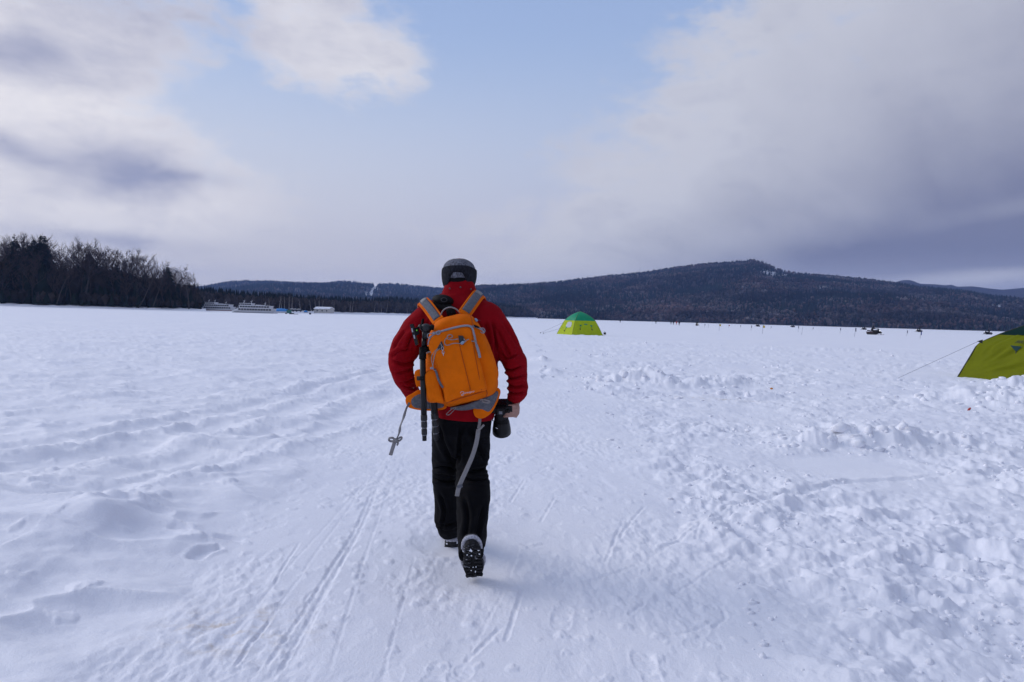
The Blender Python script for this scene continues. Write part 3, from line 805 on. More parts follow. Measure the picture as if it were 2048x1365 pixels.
BARK = mat('dark_bark', (0.038, 0.030, 0.027), 0.9, 0.1, var=0.3, vscale=3)
TWIG = mat('bare_twigs', (0.056, 0.040, 0.037), 0.9, 0.1, var=0.3, vscale=1)
PALE = mat('pale_bark', (0.30, 0.28, 0.27), 0.85, 0.1, var=0.35, vscale=4)
NEED = mat('dark_needles', (0.014, 0.022, 0.017), 0.85, 0.15, var=0.4, vscale=1.5)
def limb(mb, p, d, L, r0, r1, rg, n=4, seg=4, bend=0.15, up=0.0):
    pts = [p]; dd = d.normalized()
    for i in range(seg):
        dd = (dd + Vector((rg.gauss(0, bend), rg.gauss(0, bend), rg.gauss(0, bend * .6) + up))).normalized()
        pts.append(pts[-1] + dd * (L / seg))
    mb.tube(pts, [r0 + (r1 - r0) * i / seg for i in range(seg + 1)], n=n)
    return pts
def sprig(mb, p, d, L, w, rg):
    s = d.cross(Vector((rg.gauss(0, 1), rg.gauss(0, 1), rg.gauss(0, 1))))
    if s.length < 1e-4: return
    s = s.normalized() * w; m = p + d * L * 0.55 + Vector((rg.gauss(0, .1), rg.gauss(0, .1), rg.gauss(0, .1))) * L * .5; e = p + d * L
    mb.poly([p - s, p + s, m + s * .7, m - s * .7, e], [(0, 1, 2, 3), (3, 2, 4)])
def rdir(rg, up=0.3):
    v = Vector((rg.gauss(0, 1), rg.gauss(0, 1), rg.gauss(0, 1) * .6 + up)); return v.normalized()
def bare_tree(seed, h, spread=0.33, first=0.3, lean=0.0, tw=0.023, ntw=7, r=0.28, nl=15):
    rg = random.Random(seed); T = MB(); C = MB()
    tr = limb(T, Vector((0, 0, -0.4)), Vector((lean, rg.gauss(0, .05), 1)), h * 0.86, r, 0.05, rg, 6, 7, 0.06, 0.03)
    def at(t):
        k = t * (len(tr) - 1); i = min(int(k), len(tr) - 2); return tr[i].lerp(tr[i + 1], k - i)
    for i in range(nl):
        t = first + (1 - first) * ((i + rg.random()) / nl) ** 0.9
        az = rg.random() * 6.283; L = h * spread * (1.15 - 0.65 * t) * rg.uniform(.7, 1.2)
        d = Vector((math.cos(az), math.sin(az), rg.uniform(.55, 1.35)))
        b = limb(T if i % 2 else C, at(t), d, L, r * (1.05 - t) * .55 + .03, .03, rg, 3, 3, 0.09, 0.10)
        for q in range(6):
            u = rg.uniform(.25, 1); k = u * 3; j = min(int(k), 2); p = b[j].lerp(b[j + 1], k - j)
            d2 = (d.normalized() * .8 + rdir(rg, .7)).normalized()
            b2 = limb(C, p, d2, L * rg.uniform(.28, .5), .045, .02, rg, 3, 2, .15, .1)
            for w in range(ntw):
                pp = b2[0].lerp(b2[2], rg.uniform(.3, 1)); sprig(C, pp, (d2 * .9 + rdir(rg, .5)).normalized(), rg.uniform(.7, 1.5) * h / 22, tw, rg)
    return T.me('trunk', True), C.me('crown')
def conifer(seed, h, w=0.22):
    rg = random.Random(seed); T = MB(); C = MB()
    T.tube([(0, 0, -.4), (0, 0, h * .5), (rg.gauss(0, .1), 0, h * .97)], [h * .014, h * .01, .03], 6)
    n = int(h * 2.6)
    for i in range(n):
        t = 0.14 + 0.86 * i / n; z = h * t; R = h * w * (1.03 - t) ** .8 * rg.uniform(.6, 1.15) + .25
        for k in range(rg.randint(6, 8)):
            az = rg.random() * 6.283; L = R * rg.uniform(.65, 1.2); d = Vector((math.cos(az), math.sin(az), 0)); s = Vector((-d.y, d.x, 0))
            p = Vector((0, 0, z)); m = p + d * L * .55 + Vector((0, 0, .12 * L)); e = p + d * L + Vector((0, 0, -.22 * L + rg.gauss(0, .1)))
            ww = L * rg.uniform(.2, .32)
            C.poly([p, m - s * ww, m + s * ww, e, m - Vector((0, 0, ww * .9))], [(0, 1, 3), (0, 3, 2), (0, 4, 3), (1, 4, 2)])
    return T.me('trunk', True), C.me('crown')
def plant_tree(name, protos, i, pos, rz, sc, m_tr, m_cr, label, cat, group):
    e = empty(name, pos, rz, label, cat, group); e.scale = (sc, sc, sc)
    tr, cr = protos[i]
    link('trunk', tr, m_tr, e); link('crown', cr, m_cr, e)
    return e
rg = random.Random(4)
BT = [bare_tree(10 + i, 22, rg.uniform(.28, .38), rg.uniform(.22, .42)) for i in range(9)]
CF = [conifer(40 + i, 20, .27 + .03 * i) for i in range(4)]
top_x = [-300, -60, 0, 20, 45, 62, 85, 110, 130, 150, 185, 210, 235, 260, 290, 315, 340, 365, 385, 392, 410]
top_y = [470, 478, 478, 472, 466, 470, 476, 494, 497, 483, 485, 494, 492, 503, 510, 520, 530, 540, 542, 562, 588]
def wood_h(px, Y):
    return max(5.0, (606.2 + 0.0277 * px - np.interp(px, top_x, top_y)) * Y / F + CAM_H)
def bank_y(px): return float(np.interp(px, [-500, 0, 200, 330, 412], [300, 312, 330, 345, 352]))
lab = 'tall leafless tree in the dark wood on the left shore'
k = 0
for row, (cnt, off) in enumerate([(26, 14), (28, 24), (30, 36), (24, 50)]):
    for i in range(cnt):
        px = -75 + (468 - row * 6) * (i + rg.uniform(.1, .9)) / cnt; Y = bank_y(px) + off + rg.uniform(-4, 4)
        p = onground(px, Y); hh = wood_h(px, Y) * rg.uniform(.78, .97) * (0.86 if row == 0 else 1.0); p.z = 1.2
        plant_tree('bare_tree', BT, k % 9, p, rg.random() * 6.28, (hh - 1.2) / 20.0, BARK, TWIG, lab, 'tree', 'leafless trees of the wood on the left shore'); k += 1
# single trees one can pick out
for (px, dy, hp, lean, lb) in [(168, 12, 0.98, 0.05, 'forked leafless tree with pale trunk in the middle of the left wood'), (276, 8, .72, .75, 'pale trunk leaning far to the right at the edge of the left wood'),
                               (305, 8, .78, .28, 'slim grey trunk leaning slightly right near the end of the left wood'), (112, 8, .66, .5, 'crooked leafless tree leaning over the snow bank of the left wood'),
                               (378, 9, 1.03, .02, 'last tall leafless tree with drooping top at the end of the wood by the ships')]:
    Y = bank_y(px) + dy; p = onground(px, Y); p.z = 1.0; hh = wood_h(px, Y) * hp
    tr, cr = bare_tree(200 + int(px), 20, .27, .45, lean * .8, r=.30, nl=11)
    e = empty('bare_tree', p, 0, lb, 'tree'); e.scale = (hh / 18.5,) * 3
    link('trunk', tr, mat('grey_bark', (0.06, .053, .05), .9, .1, var=.3, vscale=3), e); link('crown', cr, TWIG, e)
for (px, tp, off) in [(30, 478, 30), (52, 488, 34), (68, 484, 26), (85, 476, 28), (20, 492, 22), (97, 505, 30), (-20, 490, 30), (178, 497, 30), (190, 505, 26), (232, 515, 26), (155, 520, 20), (335, 538, 22), (260, 535, 20), (135, 540, 18), (75, 530, 18), (10, 535, 18), (215, 540, 18), (300, 560, 16), (352, 565, 18), (40, 520, 20), (125, 515, 24), (285, 540, 24)]:
    Y = bank_y(px) + off; p = onground(px, Y); p.z = 1.0
    hh = (606.2 + .0277 * px - tp + (4 if px < 100 or px == 335 else -12)) * Y / F + CAM_H
    plant_tree('conifer_tree', CF, k % 4, p, rg.random() * 6.28, (hh - 1.0) / 20, BARK, NEED, 'dark evergreen conifer among the leafless trees of the left wood', 'conifer', 'evergreens of the wood on the left shore'); k += 1
# undergrowth and the wood behind, one dark mass
n = 4200; rs = np.random.RandomState(8)
px = rs.uniform(-560, 404, n); off = rs.uniform(9, 85, n) ** 1.0
Y = np.interp(px, [-500, 0, 200, 330, 412], [300, 312, 330, 345, 352]) + off
dx = np.array([(ray(p, 606.2 + .0277 * p)) for p in px]); pos = np.stack([dx[:, 0] / dx[:, 1] * Y, Y, np.full(n, 0.7)], -1)
hm = np.array([wood_h(a, b) for a, b in zip(px, Y)])
hg = hm * np.clip(rs.uniform(.15, .64, n), 0, np.where(off < 16, .22, .64)); kd = (rs.uniform(0, 1, n) < .45).astype(int)
cl = np.where((kd == 0)[:, None], [[.012, .018, .014]], [[.030, .024, .022]]) * rs.uniform(.6, 1.4, (n, 1))
tag(link('undergrowth', forest('undergrowth', pos, kd, hg, hg * rs.uniform(.35, .6, n), cl, rs), WOOD), 'dark undergrowth and dense wood behind the trees on the left shore', kind='stuff')
# wood along the far shore in the middle
mt_x = [380, 400, 440, 480, 520, 560, 640, 700, 740, 790, 830, 860, 900, 960, 1000, 1030, 1050, 1062, 1070, 1076]
mt_y = [566, 572, 576, 581, 583, 586, 591, 594, 594, 593, 596, 598, 600, 602, 605, 609, 614, 620, 626, 632]
sx_, sy_ = [a for a, b in SH2], [b for a, b in SH2]
def mid_pos(px, off):
    Y = np.interp(px, sx_, sy_) + off
    dd = np.array([ray(p, 606.2 + .0277 * p) for p in px])
    return np.stack([dd[:, 0] / dd[:, 1] * Y, Y, np.full(len(px), .5)], -1), Y
n = 5200
px = rs.uniform(375, 1076, n) ** 1.0; px = 375 + 701 * ((px - 375) / 701) ** .85
kd = (rs.uniform(0, 1, n) < .5).astype(int)
off = np.where(kd == 1, rs.uniform(14, 75, n), rs.uniform(45, 160, n))
pos, Y = mid_pos(px, off)
hm = (606.2 + .0277 * px - np.interp(px, mt_x, mt_y)) * Y / F + CAM_H
hg = hm * np.where(kd == 1, rs.uniform(.38, .86, n), rs.uniform(.62, 1.03, n)) * np.where(kd == 1, .85 + .15 * (off / 75), 1)
cl = np.where((kd == 0)[:, None], [[.011, .018, .017]], [[.046, .038, .038]]) * rs.uniform(.55, 1.35, (n, 1))
tag(link('shore_forest', forest('shore_forest', pos, kd, hg, np.where(kd == 1, hg * rs.uniform(.3, .5, n), hg * rs.uniform(.22, .34, n)), cl, rs), WOOD), 'dark mixed forest along the far shore behind the ships', kind='stuff')
# pale birches standing in front of it
BI = [bare_tree(300 + i, 14, .2, .5, .12 * (i - 1.5), tw=.03, ntw=4, r=.30, nl=8) for i in range(4)]
for px, tp in [(540, 596), (556, 590), (563, 594), (571, 592), (578, 590), (585, 592), (601, 598), (622, 599), (631, 598), (637, 592), (642, 598), (661, 600), (670, 601), (700, 602), (705, 602), (749, 607), (758, 605), (763, 606), (773, 607), (790, 612), (815, 614)]:
    off = rg.uniform(9, 14); pp, Y = mid_pos(np.array([float(px)]), off); p = Vector(pp[0])
    hh = (606.2 + .0277 * px - tp) * Y[0] / F + CAM_H
    plant_tree('birch_tree', BI, rg.randrange(4), p, rg.random() * 6.28, hh / 12.6, PALE, TWIG, 'slender pale trunked birch on the far shore in front of the dark forest', 'birch', 'pale birches along the far shore')
# ------------------------------------------------------------------ ships, shed and cars on the far shore
WHITE = mat('white_paint', (.54, .55, .58), .5, .3, var=.08, vscale=2)
DARKGL = mat('dark_glass', (.02, .024, .03), .15, .6, var=0)
REDP = mat('red_paint', (.16, .035, .03), .5, .4, vscale=3)
GREYP = mat('grey_paint', (.22, .23, .25), .5, .4, vscale=3)
SNOWCAP = mat('snow_cap', (.84, .86, .9), .7, .2, var=.04, vscale=3)
def windows(parent, x0, x1, n, y, z, w, h, d=.05):
    me = MB().box((0, 0, 0), (w, d, h)).me('window')
    for i in range(n):
        o = link('window', me, DARKGL, parent, loc=(x0 + (x1 - x0) * (i + .5) / n, y, z))
def hull(L, W, h, bow=.3, col=WHITE, name='hull'):
    m = MB(); rings = []
    for t in np.linspace(0, 1, 12):
        x = -L / 2 + L * t
        w = W / 2 * min(1, (t / bow) ** .6 + .03) * (1 if t < .93 else .94)
        top = h * (1 + .45 * max(0, 1 - t / bow)); wl = w * .82
        xb = x + L * .05 * max(0, 1 - t / bow)
        rings.append([(xb, -wl, -.2), (xb, wl, -.2), (x, w, top), (x, -w, top)])
    m.rings(rings); return m
def deck(parent, x0, x1, W, z, h, mt=WHITE, over=.25, name='deck_house'):
    o = MB().box(((x0 + x1) / 2, 0, z + h / 2), (x1 - x0, W, h)).build(name, mt, parent)
    r = MB().box(((x0 + x1) / 2, 0, z + h + .07), (x1 - x0 + over * 2, W + over * 2, .14)).build('roof', SNOWCAP, o)
    return o
def railing(parent, x0, x1, y, z, h=.9):
    m = MB(); n = int((x1 - x0) / 1.0)
    for i in range(n + 1):
        x = x0 + (x1 - x0) * i / n; m.tube([(x, y, z), (x, y, z + h)], .035, 4)
    for q in (.5, 1): m.tube([(x0, y, z + h * q), (x1, y, z + h * q)], .035, 4)
    return m.build('railing', WHITE, parent)
def mast(parent, x, z, h, lean=.25):
    m = MB().tube([(x, 0, z), (x + lean * h, 0, z + h)], [.16, .07], 6)
    m.tube([(x + lean * h * .6, -.7, z + h * .7), (x + lean * h * .6, .7, z + h * .7)], .05, 4); m.box((x + lean * h * .55 - .3, 0, z + h * .62), (.7, .5, .18))
    return m.build('mast', WHITE, parent)
def ship(loc, rz, L, label, red):
    e = empty('sightseeing_boat', loc, rz, label, 'boat', 'sightseeing boats laid up at the shore')
    W = 5.2; e.scale = (1, 1, .66)
    h_ = hull(L, W, 1.15).build('hull', WHITE, e)
    MB().box((.3, 0, .12), (L * .92, W * .92, .5)).build('waterline_band', REDP if red else GREYP, h_)
    a, b = -L * .33, L * .46
    d1 = deck(e, a, b, W - .7, 1.15, 1.9); windows(d1, a + .4, b - .4, 12, -(W - .7) / 2 - .02, 2.25, (b - a) / 12 * .78, 1.25)
    a2, b2 = -L * .30, L * .40
    d2 = deck(e, a2, b2, W - 1.2, 3.19, 1.75); windows(d2, a2 + .3, b2 - .3, 11, -(W - 1.2) / 2 - .02, 4.2, (b2 - a2) / 11 * .8, 1.15)
    a3, b3 = -L * .29, -L * .02
    d3 = deck(e, a3, b3, W - 1.9, 5.08, 1.4); windows(d3, a3 + .2, b3 - .2, 5, -(W - 1.9) / 2 - .02, 5.9, .95, .85)
    railing(e, a - 2.2, b + .9, -(W / 2 - .12), 1.2); railing(e, a2 - .5, b2 + .6, -(W - .8) / 2, 3.2); railing(e, b3 + .3, b2, -(W - 1.3) / 2, 5.0, .8)
    mast(e, a3 + 1.1, 6.6, 2.4); mast(e, b3 - 1.0, 6.6, 2.2); mast(e, L * .24, 5.0, 2.6)
    MB().box((L * .10, 0, 5.35), (2.2, 1.4, .6)).box((L * .2, 0, 5.25), (1.2, 1.2, .4)).build('roof_locker', WHITE, e)
    MB().poly([(-L * .46, -1, 1.6), (-L * .46, 1, 1.6), (-L * .36, -1.6, 1.5), (-L * .36, 1.6, 1.5), (-L * .37, 0, 2.3)], [(0, 2, 4), (2, 3, 4), (3, 1, 4), (1, 0, 4)]).build('bow_cover', SNOWCAP, e)
    return e
p = onground(508, 318); ship((p.x, p.y, .1), rad(-4), 21.0, 'white two deck boat with leaning masts, next to the blue tarpaulin', False)
p = onground(434, 372); p.z = .6; ship(p, rad(-9), 21.0, 'white boat with dark red waterline half hidden behind the wood', True)
# boat under a blue tarpaulin
e = empty('covered_boat', onground(562, 395), rad(-4), 'small boat under a bright blue tarpaulin behind the stern of the white boat', 'boat')
rings = []
for t in np.linspace(0, 1, 9):
    x = -4.0 + 8 * t; w = 1.3 * math.sin(math.pi * (.12 + .76 * t)) ** .7; zt = 2.3 + .5 * math.sin(t * 3) + .12 * (-1) ** int(t * 8)
    rings.append([(x, -w, 1.0), (x, w, 1.0), (x, w * .95, 1.7), (x, 0, zt), (x, -w * .95, 1.7)])
MB().rings(rings).build('tarpaulin', mat('blue_tarp', (.04, .22, .55), .5, .4, vscale=2), e, True)
hull(7.6, 2.3, .9).build('hull', WHITE, e)
MB().box((4.8, 0, 1.0), (2.4, 1.6, 1.9)).build('crate', mat('green_tarp', (.03, .14, .11), .6), e)
e = empty('covered_sled', onground(611.5, 455), .2, 'small blue covered heap on the far shore between cars and shed', 'sled'); e.location.z = .6
MB().ball((0, 0, .7), (1.3, .8, .8)).build('cover', mat('blue_tarp', (.04, .22, .55)), e, True); MB().box((0, 0, .1), (2.6, 1.2, .25)).build('base', GREYP, e)
def car(loc, rz, col, label):
    e = empty('parked_car', loc, rz, label, 'car', 'snowed-in cars on the far shore')
    prof = [(-2.1, .45), (-2.1, .95), (-1.3, 1.05), (-.7, 1.55), (1.1, 1.58), (1.9, 1.05), (2.1, .95), (2.1, .45)]
    m = MB(); m.rings([[(x, y, z) for x, z in prof] for y in (-.85, .85)]); m.build('body', col, e)
    MB().box((-1.85, -.4, .8), (.5, .1, .1)).build('bumper', GREYP, e)
    m = MB(); m.rings([[(x, y, z) for x, z in [(-.85, 1.56), (1.2, 1.6), (1.15, 1.85), (0, 1.95), (-.7, 1.8)]] for y in (-.8, .8)]); m.build('snow_load', SNOWCAP, e)
    MB().box((.15, -.86, 1.28), (1.6, .04, .36)).build('window', DARKGL, e)
    for x in (-1.3, 1.3):
        for y in (-.8, .8): MB().tube([(x, y - .1, .35), (x, y + .1, .35)], .34, 10).build('wheel', DARKGL, e)
for px, Y, lb in [(583, 440, 'dark snow-topped car left of another car on the far shore'), (589.5, 444, 'dark snow-topped car just right of its neighbour on the far shore'), (597, 446, 'low dark car nearest the shed on the far shore')]:
    p = onground(px, Y); p.z = 1.0; car(p, rad(8 + (px * 7) % 20), mat('dark_car', (.02, .022, .026), .3, .6, var=0), lb)
# shed
def shed():
    p = onground(648, 500); p.z = .5
    e = empty('metal_shed', p, rad(-16), 'pale grey metal shed with snow streaked gable roof on the far shore', 'shed')
    wm = mat('pale_siding', (.50, .48, .45), .6, .3, var=.1, vscale=1); L, W, h = 12.5, 6.5, 3.1; g = 1.3
    for s in (-1, 1): MB().box((0, s * W / 2, h / 2), (L, .15, h)).build('wall', wm, e)
    for s in (-1, 1):
        m = MB(); m.rings([[(s * L / 2 + q, -W / 2 + .08, 0), (s * L / 2 + q, W / 2 - .08, 0), (s * L / 2 + q, W / 2 - .08, h), (s * L / 2 + q, 0, h + g), (s * L / 2 + q, -W / 2 + .08, h)] for q in (-.07, .07)]); m.build('gable_wall', wm, e)
    rm = mat('roof_snow', (.70, .72, .80), .6, .3, var=.35, vscale=.7, stretch=(1, .2, 1))
    for s in (-1, 1):
        m = MB(); a, b = Vector((0, s * (W / 2 + .4), h - .10)), Vector((0, 0, h + g + .08)); up = Vector((0, 0, .16))
        m.rings([[Vector((x, 0, 0)) + q for q in (a, b, b + up, a + up)] for x in (-L / 2 - .4, L / 2 + .4)]); m.build('roof', rm, e)
    dk = mat('shed_dark_board', (.09, .085, .085), .8)  # dark grey board of the door
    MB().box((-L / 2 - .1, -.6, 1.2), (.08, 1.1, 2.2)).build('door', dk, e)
    for x in (-3.5, .5, 4.2): MB().box((x, -W / 2 - .1, 1.7), (1.0, .06, .9)).build('window', DARKGL, e)
    for i in range(8): MB().box((-L / 2 + .4 + i * 1.65, -W / 2 - .10, h / 2), (.10, .05, h - .2)).build('panel_seam', mat('seam_grey', (.33, .32, .31), .6), e)
shed()
# small dark things lying on the ice in front
BLK = mat('black_plastic', (.015, .015, .017), .5, .4, vscale=8)
for nm, px, py, w, h, lb in [('crate', 572.5, 627.2, .8, .6, 'small dark crate on the ice right of the boat stern'), ('sled', 583.5, 627.6, 2.4, .55, 'dark loaded sled on the ice below the parked cars'), ('sled', 591.3, 628.2, 2.4, .25, 'flat dark sled on the ice just right of the loaded one'), ('crate', 620.3, 628.6, .9, .9, 'dark box on the ice left of the shed')]:
    p = onground(px, 300)
    e = empty(nm, p, 0, lb, nm)
    m = MB().box((0, 0, h * .55), (w * .8, .6, h * .8)); m.build('load' if nm == 'sled' else 'box', BLK, e)
    m = MB()
    if nm == 'sled':
        for s in (-.3, .3): m.tube([(-w / 2, s, .22), (-w / 2 + .2, s, .05), (w / 2, s, .05)], .05, 6)
        m.build('runner', GREYP, e)
    else: MB().box((0, 0, h), (w * .86, .66, .08)).build('lid', GREYP, e)

# ------------------------------------------------------------------ marker poles on the ice
POLE = mat('pole_grey', (.16, .17, .20), .5, .4)
def flagpole(px, top, base, col, label, dx=0.0, fh=.40, fw=.20):
    p = G(px, base); s = p.y / F; h = (base - top) * s * 1.02
    e = empty('marker_pole', p, 0, label, 'pole', 'marker poles on the ice')
    tp = Vector((dx * s, 0, h))
    MB().tube([(0, 0, -.1), tp], [.022, .016], 6).build('pole', POLE, e, True)
    if col is not None:
        m = MB(); a = tp * .99; fh = min(fh, h * .5)
        q = [[a + Vector((fw * i / 4, .05 * math.sin(i * 1.7), -.02 * i - fh * j / 2)) for i in range(5)] for j in range(3)]
        V = [v for r in q for v in r]; Fs = [(j * 5 + i, j * 5 + i + 1, j * 5 + i + 6, j * 5 + i + 5) for j in range(2) for i in range(4)]
        V2 = [v + Vector((0, .012, 0)) for v in V]; nn = len(V)
        m.poly(V + V2, Fs + [tuple(k + nn for k in f[::-1]) for f in Fs] + [(0, nn, nn + 5, 5), (5, nn + 5, nn + 10, 10)])
        m.build('flag', col, e, True)
NAVY = mat('navy_cloth', (.03, .045, .11), .8); YEL = mat('yellow_cloth', (.62, .45, .08), .8); BLU = mat('blue_cloth', (.03, .08, .30), .8); RED = mat('red_cloth', (.42, .05, .04), .8)
for a in [(1409, 648, 655.5, NAVY, 'thin pole with small dark flag just right of the snowmobile headlight'), (1416.5, 648, 656.5, None, 'bare thin pole beside the dark flagged pole near the headlight'),
          (1438, 648.5, 662, YEL, 'thin pole with a small yellow flag, the left of two yellow ones'), (1457, 650, 656, RED, 'short pole with a tiny red flag right of the left yellow flag'),
          (1480.5, 650.5, 657, NAVY, 'short pole with dark flag midway between the two yellow flags'), (1502, 651, 662, NAVY, 'thin pole with dark flag left of the tiny snowmobile by the shore'),
          (1525, 651, 668, YEL, 'tall pole with the larger yellow flag'), (1541.5, 653, 658, NAVY, 'very short pole with dark flag right of the larger yellow flag'),
          (1596, 652, 665, NAVY, 'thin pole with dark flag left of a bare leaning pole'), (1603, 654.5, 670, None, 'bare pole leaning slightly, left of three dark flags'),
          (1623.5, 655, 662, NAVY, 'short leaning pole with dark flag right of the bare pole'), (1680, 656, 667.5, NAVY, 'thin pole with narrow dark flag, left of a thicker flag'),
          (1709, 656, 674, NAVY, 'tall pole with furled navy flag left of the ridden black snowmobile'), (1813.5, 661, 672.5, NAVY, 'thin pole with furled dark flag right of the ridden black snowmobile'),
          (1840, 663, 678, BLU, 'tall pole with furled bright blue flag')]:
    lean = {1603: 2, 1623.5: 2.5, 1709: 1.5, 1840: 1.5}.get(a[0], .4)
    flagpole(*a, dx=lean, fw=(.12 if a[3] in (NAVY, BLU) else .3), fh=(.5 if a[3] in (NAVY, BLU) else .36))

# ------------------------------------------------------------------ snowmobiles
SUIT = mat('black_suit', (.014, .014, .018), .7, .3); SMB = mat('black_cowling', (.008, .008, .010), .55, .15, var=0); SMR = mat('dark_red_cowling', (.05, .006, .010), .6, .15, var=0)
LAMP = bpy.data.materials.new('headlamp_on'); LAMP.use_nodes = True
LAMP.node_tree.nodes['Principled BSDF'].inputs['Emission Color'].default_value = (1, .95, .85, 1); LAMP.node_tree.nodes['Principled BSDF'].inputs['Emission Strength'].default_value = 2.5
def snowmobile_meshes():
    d = {}
    # front is +x
    m = MB(); prof = []
    for x, w, z0, z1 in [(-.25, .26, .35, .78), (.1, .34, .30, .88), (.5, .40, .26, .92), (.85, .38, .26, .80), (1.15, .28, .30, .58), (1.32, .12, .36, .46)]:
        prof.append([(x, -w, z0), (x, w, z0), (x, w * 1.0, z0 + (z1 - z0) * .55), (x, w * .55, z1), (x, -w * .55, z1), (x, -w, z0 + (z1 - z0) * .55)])
    m.rings(prof); d['cowling'] = (m.me('cowling', True), SMB)
    m = MB(); m.rings([[(x, -w, z - .16), (x, w, z - .16), (x, w * .8, z), (x, -w * .8, z)] for x, w, z in [(-1.35, .18, .86), (-1.2, .22, .84), (-.6, .22, .74), (-.15, .18, .80)]]); d['seat'] = (m.me('seat'), SUIT)
    m = MB(); pr = [(-1.45, .32), (-1.4, .12), (-1.25, .02), (.2, .02), (.55, .2), (.5, .38), (-1.2, .45), (-1.4, .42)]
    m.rings([[(x, y, z) for x, z in pr] for y in (-.2, .2)]); d['track'] = (m.me('track'), BLK)
    m = MB(); m.rings([[(x, -w, .42), (x, w, .42), (x, w, .56), (x, -w, .56)] for x, w in [(-1.5, .24), (-1.3, .27), (-.2, .27)]]); d['tunnel'] = (m.me('tunnel'), SMR)
    m = MB(); m.tube([(.55, 0, .9), (.42, 0, 1.12)], .03, 6).tube([(.34, -.36, 1.1), (.42, -.15, 1.13), (.42, .15, 1.13), (.34, .36, 1.1)], .022, 6); d['handlebar'] = (m.me('handlebar'), BLK)
    m = MB(); m.rings([[(x, y, z) for x, z in [(.78, .86), (.62, 1.2), (.60, 1.2), (.75, .86)]] for y in (-.24, .24)]); d['windshield'] = (m.me('windshield'), DARKGL)
    return d
def ski_me():
    m = MB(); m.rings([[(x, -w, z), (x, w, z), (x, w, z + .03), (x, -w, z + .03)] for x, w, z in [(.35, .07, .02), (.5, .075, .01), (1.25, .075, .01), (1.45, .07, .06), (1.6, .04, .18)]]); m.tube([(.9, 0, .04), (.8, 0, .36)], .03, 6)
    return m.me('ski')
SMM = snowmobile_meshes(); SKI = ski_me(); LMP = MB().ball((0, 0, 0), (.06, .13, .075), 10, 6).me('headlight', True)
def rider_mesh():
    m = MB()
    J = lambda *a: [Vector(p) for p in a]
    m.tube(J((-.55, 0, .80), (-.50, 0, 1.0), (-.40, 0, 1.2), (-.33, 0, 1.38)), [.19, .19, .21, .15], 10)
    m.ball((-.29, 0, 1.58), (.16, .14, .17)); m.tube(J((-.33, 0, 1.36), (-.29, 0, 1.55)), .09, 8)
    for s in (-1, 1):
        m.tube(J((-.34, .20 * s, 1.34), (-.18, .33 * s, 1.16), (.12, .35 * s, 1.12), (.34, .34 * s, 1.12)), [.085, .075, .06, .05], 8)
        m.ball((.36, .34 * s, 1.12), (.07, .05, .05))
        m.tube(J((-.52, .1 * s, .82), (-.12, .27 * s, .80), (.02, .29 * s, .50), (.06, .29 * s, .36)), [.12, .1, .075, .065], 8); m.tube(J((.0, .29 * s, .33), (.2, .29 * s, .33)), [.06, .045], 8)
    return remesh(m, .03, 2, 'rider_body')
RID = rider_mesh(); HLM = MB().ball((-.29, 0, 1.60), (.175, .15, .18), 12, 8).me('helmet', True); VIS = MB().box((-.135, 0, 1.60), (.05, .2, .09)).me('visor')
def snowmobile(loc, rz, label, rlabel, lamp=True, sc=1.0, suit=SUIT, rider=True):
    e = empty('snowmobile', loc, rz, label, 'snowmobile', 'snowmobiles on the frozen lake'); e.scale = (sc,) * 3
    for k, (me, mt) in SMM.items(): link(k, me, mt, e)
    for s in (-.42, .42): link('ski', SKI, SMR, e, loc=(0, s, 0))
    link('headlight', LMP, LAMP if lamp else DARKGL, e, loc=(.93, 0, .74))
    if rider:
        r = empty('person', loc, rz, rlabel, 'person', 'snowmobile riders'); r.scale = (sc,) * 3
        b = link('body', RID.copy() if suit is not SUIT else RID, suit, r)
        h = link('helmet', HLM, BLK, r); link('visor', VIS, DARKGL, h)
    return e
p = G(1749, 670); snowmobile(p, rad(-55), 'black snowmobile with dark red sides and lit headlight, the largest on the ice', 'rider in black suit on the largest snowmobile with its lit headlight', sc=1.0)
for px, py, az, lamp, lb, rl in [(1394, 652, -90, True, 'snowmobile coming head-on with a bright headlight, left of all the flags', 'rider on the snowmobile with the bright headlight'),
                           (1515, 653.6, 200, False, 'tiny snowmobile by the shore just left of the larger yellow flag', 'rider on the tiny snowmobile left of the larger yellow flag'),
                           (1585, 655, 180, False, 'tiny snowmobile by the shore left of the bare leaning pole', 'rider on the tiny snowmobile left of the bare leaning pole'),
                           (1727.5, 660, 190, False, 'small dark snowmobile close behind and left of the largest snowmobile', 'rider on the small snowmobile left of the largest one'),
                           (1837.5, 664.5, 190, False, 'small snowmobile beside the bright blue flag', 'rider on the snowmobile beside the bright blue flag'),
                           (1975, 669.5, 175, False, 'dark snowmobile passing just above the big tent on the right', 'rider on the snowmobile just above the big tent')]:
    p = G(px, py)
    if p.y > 420: p = onground(px, 420)
    snowmobile(p, rad(az), lb, rl, lamp, suit=SUIT)
